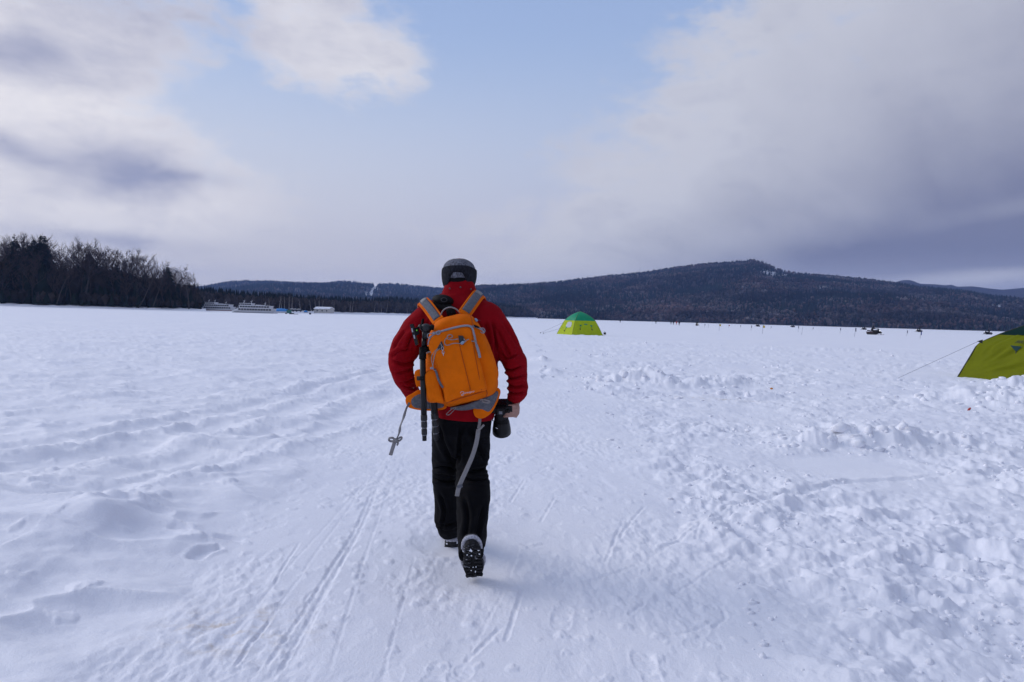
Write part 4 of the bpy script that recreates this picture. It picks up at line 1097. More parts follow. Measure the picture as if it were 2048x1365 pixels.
# people and gear far out on the ice
def far_person(px, Y, col, label):
    p = onground(px, Y); e = empty('person', p, 0, label, 'person', 'anglers far out on the ice')
    m = MB()
    for s in (-1, 1): m.tube([(.1 * s, 0, .85), (.12 * s, .03, .45), (.13 * s, 0, .02)], [.1, .085, .08], 6)
    m.tube([(0, 0, .82), (0, 0, 1.1), (0, 0, 1.4), (0, 0, 1.5)], [.19, .21, .2, .08], 8); m.ball((0, 0, 1.64), (.11, .12, .14))
    for s in (-1, 1): m.tube([(.2 * s, 0, 1.38), (.3 * s, -.03, 1.1), (.28 * s, -.12, .85)], [.075, .07, .05], 6)
    link('body', remesh(m, .04, 1, 'far_body'), col, e)
    MB().ball((0, 0, 1.70), (.125, .135, .12), 8, 6).build('hat', BLK, e, True)
for px, Y, c, lb in [(1342, 330, SUIT, 'tiny standing person in black, left of the dark pair below the mountain'), (1347, 300, SUIT, 'tiny standing person in black beside the white and red figure'),
                     (1353, 310, RED, 'tiny standing person in red below the mountain'), (1358.5, 260, SUIT, 'tiny person standing apart to the right of the red one'), (1240.5, 380, SUIT, 'lone tiny dark person right of the far tent'), (1312, 360, SUIT, 'lone tiny dark person midway between far tent and the group')]:
    far_person(px, Y, c, lb)
# ------------------------------------------------------------------ ice fishing tents
def tent(loc, rz, R, prof, cap_z, label, wall_m, roof_m, dark, fold, window_wall=None, ties=(), text=None, patch=None, guys=(), green_m=None):
    """four corner poles at radius R; prof = [(height, share of R)]"""
    e = empty('ice_fishing_tent', loc, rz, label, 'tent', 'ice fishing tents')
    hz = [p[0] for p in prof]; hr = [p[1] for p in prof]
    rr = lambda z: float(np.interp(z, hz, hr)) * R
    def corner(k, z): a = rad(90 * k); r = rr(z); return Vector((r * math.cos(a), r * math.sin(a), z))
    def wall_pt(k, u, z, off=0.0):
        a, b = corner(k, z), corner(k + 1, z); p = a.lerp(b, u)
        n = Vector((math.cos(rad(90 * k + 45)), math.sin(rad(90 * k + 45)), .25)).normalized()
        t = z / cap_z
        sag = -0.07 * R * .45 * math.sin(math.pi * u) * math.sin(math.pi * min(t, 1)) * (1 if z <= cap_z else 0)
        sag += (0.05 * R * math.sin(math.pi * u) * math.sin(math.pi * min((z - cap_z) / (hz[-1] - cap_z), 1)) if z > cap_z else 0)
        f = 0
        if fold and z <= cap_z:
            # folds running from the lower left corner and the bottom edge
            an = math.atan2(z + .05, u * R * 1.4 + .05); d = math.hypot(z, u * R * 1.4)
            f = fold * (math.sin(an * 23 + 2 * math.sin(d * 1.3 + k)) * .6 + math.sin(an * 41 + k * 2 + d) * .4) * math.sin(math.pi * min(1, u * 1.3)) * min(1, d) * math.exp(-((d - 1.5) / 1.2) ** 2)
            f += fold * .7 * float(pn2(np.array([u * 5.0 + k * 9]), np.array([z * 2.2]), 3)[0])
        return p + n * (sag + f + off)
    nu, nz = (64, 40) if fold > .01 else (20, 14)
    walls = []
    for k in range(4):
        V = []; Fc = []
        for i in range(nz + 1):
            for j in range(nu + 1): V.append(wall_pt(k, j / nu, -.05 + (cap_z + .05) * i / nz if i else -.05))
        for i in range(nz):
            for j in range(nu): a = i * (nu + 1) + j; Fc.append((a, a + 1, a + nu + 2, a + nu + 1))
        w = link('wall_panel', mesh('wall_panel', V, Fc, True), wall_m, e); walls.append(w)
        V = []; Fc = []; mz = 10
        for i in range(mz + 1):
            for j in range(13): V.append(wall_pt(k, j / 12, cap_z + (hz[-1] - cap_z) * i / mz, .004))
        for i in range(mz):
            for j in range(12): a = i * 13 + j; Fc.append((a, a + 1, a + 14, a + 13))
        link('roof_panel', mesh('roof_panel', V, Fc, True), roof_m, e)
        zs = np.linspace(0, hz[-1], 16)
        MB().tube([corner(k, z) * 1.0 + Vector((0, 0, .0)) for z in zs], .016, 6).build('seam', dark, e, True)
        V = []
        # hem laid out on the snow
        a, b = wall_pt(k, 0, -.02), wall_pt(k, 1, -.02); n = Vector((math.cos(rad(90 * k + 45)), math.sin(rad(90 * k + 45)), 0))
        MB().rings([[p, p + n * .18, p + n * .18 + Vector((0, 0, -.02)), p + Vector((0, 0, -.02))] for p in (a, b)]).build('snow_skirt', wall_m, e)
    for (k, u, z) in ties:
        p = wall_pt(k, u, z, .012); ex = (wall_pt(k, u + .02, z, .012) - p).normalized(); uz = (wall_pt(k, u, z + .05, .012) - p).normalized(); n = ex.cross(uz)
        m = MB(); V = [p - ex * .14 + uz * .09, p + ex * .14 + uz * .09, p + ex * .02 - uz * .06, p - ex * .02 - uz * .06]
        m.poly(V + [v + n * .01 for v in V], [(0, 1, 2, 3), (7, 6, 5, 4), (0, 4, 5, 1), (1, 5, 6, 2), (2, 6, 7, 3), (3, 7, 4, 0)]); t = m.build('tie_patch', green_m, walls[k])
        MB().tube([p - uz * .06 + n * .01, p - uz * .17 + n * .02 - ex * .01, p - uz * .27 + n * .03 - ex * .04], .012, 6).ball(p - uz * .33 + n * .04 - ex * .06, (.04, .03, .09), 8, 6, Matrix.Rotation(.5, 3, n)).build('coiled_cord', mat('cord_black', (.03, .035, .04), .7), walls[k], True)
    if window_wall is not None:
        k = window_wall; m = MB(); cx, cz, hw, hh = .56, .90, .22, .26
        pts = []
        for i in range(24):
            th = 2 * math.pi * i / 24; c, s = math.cos(th), math.sin(th); q = 0.6
            pts.append((cx + hw * math.copysign(abs(c) ** q, c), cz + hh * math.copysign(abs(s) ** q, s)))
        A_ = [wall_pt(k, u, z, .012) for u, z in pts]; B_ = [wall_pt(k, u, z, .02) for u, z in pts]
        m.rings([A_, B_]); m.build('window', mat('clear_vinyl', (.42, .45, .47), .2, .5, var=.1, vscale=4), walls[k])
    if patch:
        k, u, z = patch; pts = [(u + .085 * math.cos(t), z + .055 * math.sin(t)) for t in np.linspace(0, 6.283, 21)[:-1]]
        m = MB().rings([[wall_pt(k, a, b, o) for a, b in pts] for o in (.01, .018)]); o = m.build('label_patch', green_m, walls[k])
        m = MB()
        for i in range(5): m.box(wall_pt(k, u - .05 + i * .025, z, .022), (.035, .03, .03))
        m.build('label_print', mat('label_pale', (.35, .5, .4), .7), o)
    if text:
        k, u, z, s, tx = text
        c = bpy.data.curves.new('lettering', 'FONT'); c.body = tx; c.size = s; c.extrude = .004; c.space_character = 1.35; c.offset = .002
        to = bpy.data.objects.new('lettering', c); COL.objects.link(to)
        dg = bpy.context.evaluated_depsgraph_get(); dg.update(); tm = bpy.data.meshes.new_from_object(to.evaluated_get(dg)); bpy.data.objects.remove(to)
        Vt, _ = get_vn(tm); out = []
        w0 = (wall_pt(k, 1, z) - wall_pt(k, 0, z)).length
        for v in Vt: out.append(wall_pt(k, u + v[0] / w0, z + v[1], .02 + v[2]))
        put_v(tm, np.array([tuple(q) for q in out])); link('lettering', tm, mat('print_dark', (.05, .06, .03), .7), walls[k])
    for (a, b) in guys:
        MB().tube([a, b], .009, 6).build('guy_line', mat('guy_cord', (.10, .11, .13), .7), e)
        MB().box(b, (.05, .05, .12)).build('peg', BLK, e)
    return e, corner, wall_pt
YW = mat('yellow_tent_cloth', (.56, .66, .028), .65, .15, var=.06, vscale=3, bump=.15, bscale=60, transl=.35)
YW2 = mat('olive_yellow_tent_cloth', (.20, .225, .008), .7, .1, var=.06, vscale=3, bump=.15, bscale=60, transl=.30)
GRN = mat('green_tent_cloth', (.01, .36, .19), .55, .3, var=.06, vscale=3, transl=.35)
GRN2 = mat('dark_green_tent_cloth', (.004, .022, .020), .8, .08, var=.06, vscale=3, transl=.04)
SEAM = mat('seam_olive', (.16, .18, .03), .7)
c = onground(1160, 62.5); c.z = .02
# local +x axis: corner 0; turned so that the right hand wall faces the photographer
prof = [(0, 1), (.65, .84), (1.25, .675), (1.5, .56), (1.75, .40), (1.95, .22), (2.08, .06), (2.12, 0)]
tent(c, rad(-23), 2.2, prof, 1.27, 'small bright yellow ice fishing tent with green top in the distance', YW, GRN, SEAM, .008, window_wall=2,
     ties=[(3, .28, .82), (3, .72, .80), (2, .42, .62)], patch=(3, .50, .97), green_m=GRN,
     guys=[(Vector((-1.6, -.05, 1.05)), Vector((-3.6, -.6, .03))), (Vector((-1.25, -.9, .62)), Vector((-3.0, -1.4, .03))), (Vector((.2, 1.6, 1.0)), Vector((.6, 3.6, .03)))])
c = onground(2156, 19.6); c.z = -.02
prof = [(0, 1), (.6, .905), (1.02, .84), (1.12, .80), (1.36, .65), (1.63, .45), (1.85, .26), (2.0, .10), (2.06, 0)]
a_ = rad(-28)
Rn = 2.85
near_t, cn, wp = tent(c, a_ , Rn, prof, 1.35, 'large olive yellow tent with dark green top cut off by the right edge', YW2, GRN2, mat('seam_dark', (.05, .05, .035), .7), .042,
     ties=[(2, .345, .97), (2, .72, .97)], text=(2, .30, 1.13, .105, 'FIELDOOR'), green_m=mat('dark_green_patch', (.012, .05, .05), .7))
g = G(1796, 758); hub = P(1957, 683, 18.45)
inv = Matrix.Translation(c) @ Matrix.Rotation(a_, 4, 'Z'); inv = inv.inverted()
MB().tube([inv @ hub, inv @ Vector((g.x, g.y, .02))], .004, 6).build('guy_line', mat('guy_cord', (.10, .11, .13)), near_t)
MB().poly([inv @ (hub + Vector(q)) for q in [(-.03, 0, 0), (.12, .01, .05), (.12, .01, -.06), (-.03, .02, 0)]], [(0, 1, 2), (3, 2, 1), (0, 3, 1), (0, 2, 3)]).build('guy_tab', BLK, near_t)
# litter
p = G(1936, 823); e = MB().tube([(0, 0, .0), (.02, 0, .03), (.05, .01, .05)], [.015, .022, .012], 6).build('red_wrapper', RED); e.location = (p.x, p.y, H(p.x, p.y) + .01); tag(e, 'tiny red scrap of wrapper lying on the rough snow below the big tent', 'litter')
p = G(1543, 780); e = MB().ball((0, 0, .015), (.035, .025, .02), 7, 5).build('orange_peel', mat('orange_skin', (.6, .22, .03), .6)); e.location = (p.x, p.y, H(p.x, p.y) + .01); tag(e, 'tiny orange scrap on the snow right of the dug heap', 'litter')
p = G(1209.5, 669.5); e = MB().box((0, 0, .1), (.22, .2, .2)).tube([(-.08, 0, .2), (0, 0, .3), (.08, 0, .2)], .012, 5).build('small_bucket', BLK); e.location = (p.x, p.y, 0); tag(e, 'small dark bucket on the snow right of the far tent', 'bucket')
# ------------------------------------------------------------------ the walker
def wl(name, me, m, parent, smooth=None):
    """link a mesh given in world coordinates under a thing or a part"""
    if isinstance(me, MB): me = me.me(name, bool(smooth))
    o = link(name, me, m); o.parent = parent
    if parent.parent is None: o.matrix_parent_inverse = parent.matrix_basis.inverted()
    return o
def spline(pts, n, closed=False):
    pts = [Vector(p) for p in pts]; m = len(pts); out = []
    segs = m if closed else m - 1
    for i in range(n):
        t = i / n * segs if closed else i / (n - 1) * segs
        k = min(int(t), segs - 1); f = t - k
        g = (lambda q: pts[q % m]) if closed else (lambda q: pts[max(0, min(m - 1, q))])
        a, b, c, d = g(k - 1), g(k), g(k + 1), g(k + 2)
        out.append(0.5 * ((2 * b) + (c - a) * f + (2 * a - 5 * b + 4 * c - d) * f * f + (3 * b - a - 3 * c + d) * f ** 3))
    return out
def ring_at(px, py, Y, hw, hd, n=20, p=2.3, tilt=0.0):
    """horizontal ring: centre from the photo, hw in photo pixels, hd in metres"""
    c = P(px, py, Y); w = hw * Y / F; r = []
    for j in range(n):
        th = 2 * math.pi * j / n; a, b = math.cos(th), math.sin(th)
        x = w * math.copysign(abs(a) ** (2 / p), a); y = hd * math.copysign(abs(b) ** (2 / p), b)
        r.append(c + Vector((x, y, -x * tilt)))
    return r
def limb_tube(mb, pts, n=14, dens=3):
    """pts = (px, py, Y, radius px)"""
    c = spline([P(a, b, Y) for a, b, Y, r in pts], (len(pts) - 1) * dens + 1)
    rr = np.interp(np.linspace(0, len(pts) - 1, len(c)), range(len(pts)), [r * Y / F for a, b, Y, r in pts])
    return mb.tube(c, list(rr), n)
def folds(me, lines, bulge=.6, gain=1.7):
    """folds of the cloth along lines seen on the back: (points in the photo, half width px, depth m)"""
    V, N = get_vn(me); d = V - np.array([0, 0, CAM_H]); dz = d @ np.array(fw)
    qx = 1024 + d @ np.array(RT) / dz * F; qy = 682.5 - d @ np.array(UP) / dz * F
    facing = np.clip(-(N * d).sum(1) / np.linalg.norm(d, axis=1) * 2.5 + .35, 0, 1); out = np.zeros(len(V))
    for pts, w, dep in lines:
        pts = [tuple(q)[:2] for q in spline([(a_, b_, 0) for a_, b_ in pts], 12)]
        ds, al, sd_ = seg_dist(qx, qy, pts); k = ds * sd_ / w; end = np.clip(np.sin(math.pi * np.clip(al, 0.02, .98)) * 1.6, 0, 1)
        end = np.where(ds < w * 3, end, 0)
        out += gain * dep * end * (-np.exp(-(k / .55) ** 2) + bulge * np.exp(-((k - 1.25) / .7) ** 2) + .35 * np.exp(-((k + 1.3) / .7) ** 2))
    put_v(me, V + N * (out * facing)[:, None])
def crease(me, amp, fx, fy, fz, seed, warp=.35, mask=None, sharp=True):
    V, N = get_vn(me); q = V * np.array([fx, fy, fz])
    w = np.stack([pn3(V * 6.0 + 3.3, seed + 1), pn3(V * 6.0 + 7.7, seed + 2), pn3(V * 6.0 + 1.1, seed + 3)], -1) * warp
    a = pn3(q + w, seed); b = pn3(q * 2.1 + w * 2 + 5, seed + 4)
    d = ((1 - np.abs(a) * 2.2) * .6 + (1 - np.abs(b) * 2.2) * .25) if sharp else (a + .4 * b)
    if mask is not None: d = d * mask(V)
    put_v(me, V + N * (amp * d)[:, None])
SKIN = mat('skin', (.36, .20, .155), .55, .4, var=.06, vscale=40)
JACK = mat('red_jacket', (.245, .0035, .008), .85, .06, var=.07, vscale=14, bump=.12, bscale=700)
TROU = mat('black_trousers', (.0042, .0042, .0056), .85, .10, var=.15, vscale=14, bump=.1, bscale=600)
KNIT = mat('grey_knit', (.15, .155, .185), .9, .1, var=.55, vscale=120, bump=.8, bscale=260, stretch=(1, 1, .55))
KNITD = mat('dark_grey_knit', (.022, .023, .030), .9, .06, var=.5, vscale=120, bump=.8, bscale=260, stretch=(1, 1, .55))
WALK = empty('person', (P(920, 1120, 3.98).x, 3.98, 0), 0, 'person in red jacket, black trousers and grey knit hat walking away, camera in right hand', 'person')
def person_body():
    m = MB()
    hd = P(918, 547, 4.14)
    m.ball(hd + Vector((0, 0, -.004)), (.074, .094, .095), 20, 14); m.ball(hd + Vector((0, .035, -.06)), (.056, .066, .06), 16, 10)
    m.ball(hd + Vector((0, .105, -.028)), (.013, .02, .022), 10, 8); m.ball(hd + Vector((0, .092, -.068)), (.024, .012, .010), 10, 6)
    for s in (-1, 1): m.ball(hd + Vector((.077 * s, .005, -.02)), (.012, .022, .032), 10, 8); m.ball(hd + Vector((.034 * s, .088, -.022)), (.018, .012, .012), 8, 6)
    limb_tube(m, [(918, 560, 4.12, 20), (918, 590, 4.09, 21), (919, 615, 4.07, 30)])
    rr = [ring_at(*a) for a in [(919, 606, 4.07, 44, .08), (920, 640, 4.06, 62, .10), (924, 700, 4.03, 56, .10), (928, 770, 4.0, 50, .10), (926, 840, 4.0, 50, .10)]]
    m.rings(rr)
    limb_tube(m, [(868, 626, 4.06, 20), (830, 668, 4.03, 19), (802, 718, 4.0, 17), (818, 775, 4.08, 13), (832, 802, 4.18, 10)])
    limb_tube(m, [(975, 624, 4.06, 20), (1005, 668, 4.04, 19), (1028, 728, 4.0, 17), (1033, 778, 3.99, 12), (1031, 806, 3.98, 9.5)])
    limb_tube(m, [(945, 835, 4.0, 24), (946, 900, 3.99, 20), (945, 965, 3.95, 16), (944, 1040, 3.80, 14), (941, 1092, 3.68, 10)])
    limb_tube(m, [(897, 835, 4.01, 24), (894, 900, 4.09, 19), (894, 955, 4.17, 15), (896, 1030, 4.2, 13), (900, 1072, 4.28, 9)])
    # feet inside the boots
    m.tube([Vector((P(941, 1105, 3.66).x, 3.69, .26)), Vector((P(946, 1150, 3.7).x, 3.73, .09))], [.028, .026], 10)
    a = P(900, 1090, 4.25); m.tube([Vector((a.x, 4.28, .08)), Vector((a.x - .01, 4.44, .05))], [.032, .03], 10)
    # right hand closed round the grip of the camera
    pw = P(1031, 806, 3.98)
    m.tube([pw, P(1031, 815, 3.965), P(1030, 826, 3.965), P(1027, 834, 3.965)], [.026, .035, .036, .026], 12, flat=(.75, 1.0), side=(1, 0, 0))
    fing = [(811.5, 0, .0092), (818, 1.5, .0096), (825, 2, .0094), (831.5, 1, .0086)]
    for k, (y, ex, r) in enumerate(fing):
        dx = [-1, 0, -1.5, -3.5][k]
        pts = [P(1033 + dx, y, 3.962), P(1030 + dx, y + .5, 3.928), P(1022 + dx, y + 1, 3.915), P(1015 + dx - ex, y + 1.5, 3.922), P(1012 + dx - ex, y + 1.5, 3.935)]
        m.tube(spline(pts, 9), [r * 1.1, r * 1.12, r * 1.08, r * 1.05, r, r, r * .95, r * .9, r * .7], 10)
    m.tube(spline([P(1030, 812, 3.985), P(1024, 811, 4.02), P(1016, 816, 4.03), P(1012, 820, 4.02)], 8), [.013, .0125, .012, .0115, .011, .011, .0105, .008], 10)
    # left hand at the front, under the belt
    lw = P(832, 802, 4.18); m.tube([lw, lw + Vector((.015, .05, .0)), lw + Vector((.045, .10, .005))], [.025, .036, .03], 12, flat=(.6, 1), side=(1, -.4, 0))
    for k in range(4): q = lw + Vector((.045, .10, .032 - .019 * k)); m.tube([q, q + Vector((.025, .025, 0)), q + Vector((.05, .02, -.004)), q + Vector((.062, 0, -.004))], [.0092, .009, .0085, .007], 8)
    m.tube([lw + Vector((.015, .02, .02)), lw + Vector((.05, .035, .04)), lw + Vector((.075, .06, .035))], [.012, .011, .008], 8)
    return remesh(m, .0048, 2, 'body')
body = wl('body', person_body(), SKIN, WALK)
hd = P(918, 547, 4.14)
for s in (-1, 1): wl('eye', MB().ball(hd + Vector((.034 * s, .098, -.02)), .010, 10, 8), mat('eye_dark', (.03, .025, .02), .2, .5, var=0), body, True)
# jacket
def jacket():
    m = MB()
    rr = [(930, 836, 4.0, 58, .148), (929, 815, 4.0, 63, .155), (928, 780, 4.0, 67, .16), (926, 740, 4.01, 69, .155), (923, 695, 4.03, 75, .15), (921, 655, 4.05, 82, .145), (920, 630, 4.06, 81, .135), (919.5, 612, 4.065, 68, .115), (919, 600, 4.07, 52, .095), (918, 590, 4.08, 37, .08)]
    c = [ring_at(*a, n=24) for a in rr]; m.rings(c)
    limb_tube(m, [(874, 630, 4.06, 24), (852, 639, 4.05, 28), (829, 664, 4.03, 29), (813, 692, 4.0, 29), (804, 716, 3.98, 23.5), (805, 742, 4.0, 22), (816, 770, 4.07, 18), (826, 792, 4.15, 15), (829, 800, 4.18, 13)], 18, 4)
    limb_tube(m, [(966, 626, 4.06, 25), (980, 637, 4.05, 28), (996, 664, 4.04, 28), (1013, 695, 4.02, 26), (1029, 727, 3.99, 23), (1034, 750, 3.98, 19.5), (1036, 770, 3.98, 19), (1034, 787, 3.98, 18), (1029, 797, 3.98, 13), (1029, 804, 3.98, 12)], 18, 4)
    me = remesh(m, .0068, 4, 'jacket')
    # broad folds, deeper round elbows and armpits
    el, er = np.array(P(806, 722, 4.0)), np.array(P(1031, 735, 4.0)); al, ar = np.array(P(862, 668, 4.0)), np.array(P(978, 672, 4.0)); cw = np.array(P(1033, 785, 3.98))
    def mk(V):
        g = lambda c, r: np.exp(-(np.linalg.norm(V - c, axis=1) / r) ** 2)
        return .40 + 1.0 * g(el, .11) + 1.0 * g(er, .12) + .8 * g(al, .1) + .6 * g(ar, .1) + .9 * g(cw, .07)
    crease(me, .007, 5, 5, 10, 3, mask=mk)
    folds(me, [([(832, 720), (810, 729), (784, 722)], 4.5, .013), ([(831, 734), (812, 744), (788, 748)], 4, .010), ([(826, 700), (802, 702), (782, 716)], 4, .009), ([(836, 752), (815, 764), (797, 764)], 4, .010), ([(846, 648), (822, 676), (812, 708)], 5, .010), ([(862, 640), (842, 668), (834, 704)], 5, .011), ([(838, 778), (820, 776), (802, 768)], 3.5, .009), ([(812, 660), (798, 682), (788, 700)], 4, .006), ([(1003, 735), (1022, 741), (1046, 731)], 4.5, .013), ([(1008, 752), (1024, 758), (1052, 750)], 4, .011), ([(1010, 767), (1030, 775), (1054, 770)], 4, .011), ([(1012, 782), (1030, 788), (1052, 784)], 3.5, .010), ([(990, 652), (1008, 688), (1022, 722)], 5, .010), ([(983, 640), (989, 672), (992, 706)], 5, .012), ([(998, 706), (1014, 718), (1038, 708)], 4, .009), ([(1004, 640), (1022, 668), (1036, 696)], 4.5, .007), ([(870, 632), (866, 662), (862, 692)], 5, .010), ([(970, 640), (977, 676), (980, 715)], 5, .010), ([(930, 640), (955, 652), (980, 650)], 5, .005)])
    crease(me, .0025, 16, 16, 22, 12, mask=mk); crease(me, .010, 5, 5, 5, 15, sharp=False)
    return me
jk = wl('jacket', jacket(), JACK, WALK)
def collar():
    m = MB(); outer = []
    for t, hw, hd_ in [(0, 46, .10), (.2, 40, .092), (.45, 34.5, .085), (.75, 31, .082), (.95, 28.5, .08), (1.0, 27, .078)]:
        py = 604 + (566 - 604) * t; outer.append(ring_at(918 + 1.5 * t, py, 4.07 + .035 * t, hw, hd_, 28, tilt=-.10 * t))
    inner = []
    for t, hw, hd_ in [(1.0, 25, .072), (.6, 26, .072), (.2, 28, .075)]:
        py = 604 + (566 - 604) * t; inner.append(ring_at(918 + 1.5 * t, py + .5, 4.07 + .035 * t, hw, hd_, 28, tilt=-.10 * t))
    # the back of the collar stands highest
    R = outer + inner
    for i, r in enumerate(R):
        for p in r: p.z += .012 * max(0, -(p.y - 4.1) / .08) * (1 if i > 3 else 0)
    m.rings(R, cap=False); me = subsurf(m.me('collar', True), 2); crease(me, .004, 9, 9, 12, 31); return me
co = wl('collar', collar(), JACK, jk)
for px, py, Y in [(899.5, 577.5, 4.013), (921, 575, 4.015), (942, 579, 4.02)]:
    wl('snap_button', MB().ball(P(px, py, Y - .012), (.0055, .004, .0055), 10, 6), mat('gunmetal', (.09, .09, .10), .4, .5, .6), co, True)
for a, b in [((862, 655), (984, 648))]:
    pts = [P(a[0] + (b[0] - a[0]) * t, a[1] + (b[1] - a[1]) * t - 14 * math.sin(math.pi * t), 3.905 + .09 * abs(2 * t - 1) ** 2.5) for t in np.linspace(0, 1, 14)]
    wl('yoke_seam', MB().tube(pts, .003, 6), mat('dark_red_seam', (.16, .006, .01), .7), jk, True)
# trousers
def trousers():
    m = MB()
    m.rings([ring_at(*a, n=22) for a in [(927, 815, 4.0, 52, .125), (925, 835, 4.0, 57, .135), (923, 865, 4.01, 57, .135), (922, 888, 4.03, 44, .10), (921, 910, 4.05, 26, .05)]])
    limb_tube(m, [(948, 842, 4.0, 31), (949, 880, 4.0, 30.5), (948, 912, 3.99, 30), (943, 933, 3.97, 28), (945, 962, 3.95, 31), (947, 990, 3.9, 32.5), (946, 1030, 3.83, 31), (946, 1060, 3.77, 31), (945, 1085, 3.71, 28), (943, 1099, 3.66, 26), (942, 1112, 3.625, 25)], 18, 4)
    limb_tube(m, [(894, 842, 4.02, 30), (893, 880, 4.07, 29), (893, 915, 4.12, 27), (892, 940, 4.15, 25), (893, 965, 4.17, 27), (895, 1000, 4.19, 27), (896, 1040, 4.21, 26), (898, 1054, 4.23, 22), (900, 1065, 4.25, 17)], 18, 4)
    me = remesh(m, .0068, 4, 'trousers')
    kr, kl = np.array(P(943, 940, 3.95)), np.array(P(893, 945, 4.1)); hr = np.array(P(942, 1100, 3.66)); hl = np.array(P(898, 1075, 4.2))
    mk = lambda V: .45 + sum(a * np.exp(-(np.linalg.norm(V - c, axis=1) / r) ** 2) for c, r, a in [(kr, .14, .9), (kl, .12, .9), (hr, .1, .7), (hl, .1, .7)])
    crease(me, .009, 4, 4, 9, 43, mask=mk)
    folds(me, [([(866, 938), (890, 934), (918, 944)], 5, .016), ([(866, 956), (893, 964), (914, 958)], 5, .012), ([(982, 932), (955, 942), (925, 946)], 5, .016), ([(982, 956), (955, 962), (930, 958)], 5, .011), ([(938, 852), (956, 892), (974, 926)], 6, .012), ([(876, 850), (886, 886), (906, 925)], 6, .012), ([(926, 990), (936, 1035), (928, 1085)], 6, .010), ([(968, 1005), (960, 1050), (950, 1095)], 6, .010), ([(878, 985), (890, 1020), (884, 1060)], 5, .010), ([(918, 1096), (940, 1086), (972, 1098)], 5, .010), ([(870, 1046), (890, 1052), (912, 1046)], 4, .010), ([(923, 850), (920, 890), (918, 930)], 5, .012)])
    crease(me, .003, 14, 14, 20, 49, mask=mk); crease(me, .010, 4, 4, 4, 55, sharp=False)
    return me
wl('trousers', trousers(), TROU, WALK)
# hat: knitted crown, turned-up brim that arches at the nape
def hat():
    c = P(918.5, 548, 4.14); s = 4.14 / F
    m = MB(); R = []
    for zz, k in [(-22, .94), (0, 1.0), (10, .97), (17, .90), (23, .76), (27.5, .55), (30, .27)]:
        R.append([c + Vector((33.5 * s * k * math.cos(t), .128 * k * math.sin(t), zz * s)) for t in np.linspace(0, 2 * math.pi, 29)[:-1]])
    R.append([c + Vector((.002 * math.cos(t), .002 * math.sin(t), 30.5 * s)) for t in np.linspace(0, 2 * math.pi, 29)[:-1]])
    m.rings(R); cr = subsurf(m.me('hat', True), 2); crease(cr, .005, 13, 13, 13, 61, sharp=False)
    m = MB(); N = 40; rings = []
    th = np.linspace(0, 2 * math.pi, N + 1)[:-1]
    for j, (sc, off) in enumerate([(1.0, 0), (1.055, 0), (1.075, .25), (1.075, .6), (1.05, .92), (1.02, 1.0), (.985, 1.0), (.97, .8), (.96, .4)]):
        ring = []
        for t in th:
            back = max(0.0, -math.sin(t)); arch = sstep(np.array(back), .72, .97)
            zt = (8.0 + 6.0 * back) * s; zb = (-28 + 1 * (1 - back) + 29 * float(arch)) * s
            ring.append(c + Vector(((33.5 - 4.5 * off ** 2) * s * sc * math.cos(t), .130 * sc * math.sin(t), zt + (zb - zt) * off)))
        rings.append(ring)
    m.rings(rings, cap=False); br = subsurf(m.me('brim', True), 2); crease(br, .0025, 12, 12, 9, 67, sharp=False)
    return cr, br
cr, br = hat()
hatp = wl('hat', cr, KNIT, WALK); wl('brim', br, KNITD, hatp)
c = P(914.5, 553, 4.03)
wl('headband', MB().ball(P(915, 552, 4.065), (.045, .050, .038), 18, 12), mat('pale_grey_fleece', (.30, .30, .32), .9, .1, var=.1), WALK, True)
wl('neck_warmer', MB().rings([ring_at(918, py, 4.105, hw, d, 20) for py, hw, d in [(575, 24, .075), (563, 26, .085), (557, 25, .088)]]), mat('black_fleece', (.008, .008, .009), .95, .1), WALK, True)
# boots
RUB = mat('black_rubber', (.012, .012, .014), .6, .3, vscale=30)
BOOT = mat('boot_upper', (.030, .030, .036), .7, .3, vscale=20)
def snowed(name, col, lo, hi, sc):
    m = bpy.data.materials.new(name); m.use_nodes = True; t = NT(m.node_tree); b = t.n['Principled BSDF']; v = t.n.new('ShaderNodeTexCoord').outputs['Object']
    k = t.step(t.add(t.mul(t.noise(v, sc, 6, .7), .7), t.mul(t.noise(v, sc * .25, 3, .6), .3)), lo, hi); t.put(b.inputs['Base Color'], t.mix(k, col, (.55, .56, .62))); b.inputs['Roughness'].default_value = .75; b.inputs['Specular IOR Level'].default_value = .2
    return m
RUBS = snowed('snow_caked_rubber', (.010, .010, .012), .55, .74, 70)
RIM = mat('snowy_grey_trim', (.38, .38, .42), .85, .1, var=.35, vscale=70)
TAN = mat('tan_trim', (.26, .12, .07), .7, .2)
